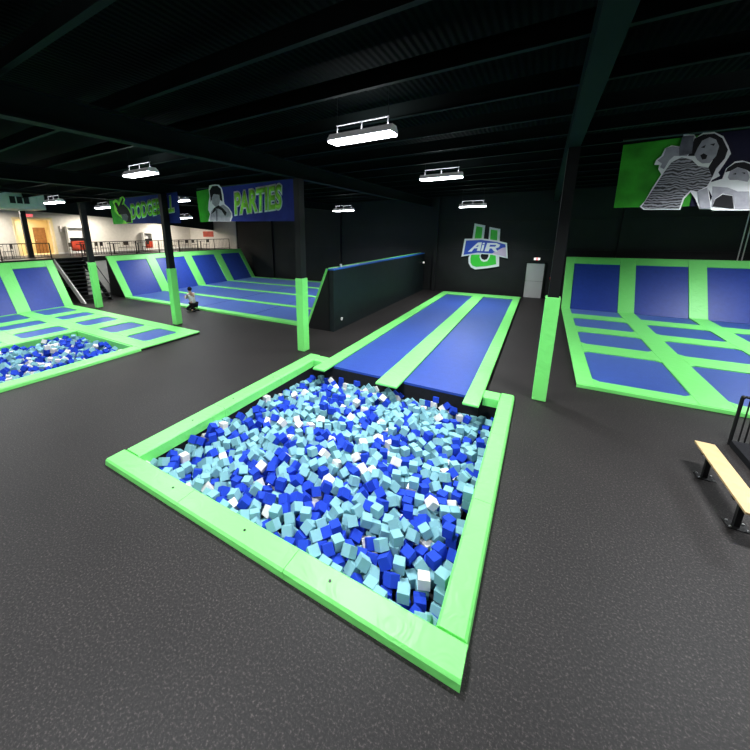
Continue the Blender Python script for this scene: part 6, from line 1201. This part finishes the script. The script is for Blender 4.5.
rad = [.13, .12, .13, .055, .09, .075] + [.085, .06, .04, .03, .055, .04, .03, .028] * 2
per = sk('person', keys, E, rad, SKIN, None)
tag(per, 'person in white shirt and black trousers kneeling at the front edge of the dodgeball court', 'person')
per.location = (-15.0, 10.9, 0)
kt = ['pel', 'sp', 'ch'] + [a + k for k in 'lr' for a in ('sh', 'el')]
sk('shirt', kt, [('pel', 'sp'), ('sp', 'ch')] + [e for k in 'lr' for e in (('ch', 'sh' + k), ('sh' + k, 'el' + k))], [.16, .15, .155] + [.075, .058] * 2, CLW, per)
kt = ['pel'] + [a + k for k in 'lr' for a in ('hip', 'kn', 'an')]
sk('trousers', kt, [e for k in 'lr' for e in (('pel', 'hip' + k), ('hip' + k, 'kn' + k), ('kn' + k, 'an' + k))], [.155] + [.105, .075, .055] * 2, CLB, per)
for s in (1, -1):
    bm = bmesh.new(); bmesh.ops.create_uvsphere(bm, u_segments=14, v_segments=10, radius=1, matrix=Matrix.Translation((.12, .12 * s, .05)) @ Matrix.Diagonal((.14, .05, .05, 1)))
    link('shoe', bm, CLB, per, smooth=True)
bm = bmesh.new(); bmesh.ops.create_uvsphere(bm, u_segments=18, v_segments=12, radius=1, matrix=Matrix.Translation((-.20, 0, 1.14)) @ Matrix.Diagonal((.115, .105, .115, 1)))
bmesh.ops.delete(bm, geom=[v for v in bm.verts if v.co.x < -.25 and v.co.z < 1.17], context='VERTS')
link('hair', bm, CLB, per, smooth=True)
bm = bmesh.new()
for s in (1, -1): bmesh.ops.create_uvsphere(bm, u_segments=8, v_segments=6, radius=.012, matrix=Matrix.Translation((-.305, .035 * s, 1.10)))
link('eyes', bm, CLB, per, smooth=True)
bm = bmesh.new(); bmesh.ops.create_cone(bm, cap_ends=True, segments=8, radius1=.02, radius2=.006, depth=.05, matrix=Matrix.Translation((-.315, 0, 1.07)) @ Matrix.Rotation(-1.57, 4, 'Y'))
link('nose', bm, SKIN, per)
bm = B(-.01, .01, -.03, .03, -.005, .005, T=Matrix.Translation((-.305, 0, 1.02)))
link('mouth', bm, RED, per)
for s in (1, -1):
    bm = bmesh.new()
    for f in range(4):
        cyl(bm, (-.55, (.06 * s) - .024 + f * .016, .735), (-.61, (.05 * s) - .024 + f * .016, .72), .009, .008, seg=6)
        cyl(bm, (-.61, (.05 * s) - .024 + f * .016, .72), (-.615, (.045 * s) - .024 + f * .016, .69), .008, .007, seg=6)
    cyl(bm, (-.52, .06 * s - .03 * s, .735), (-.57, .06 * s - .045 * s, .755), .011, .009, seg=6)
    link('fingers', bm, SKIN, per)
for o in list(COL.objects):
    if '_abs' in o: del o['_abs']
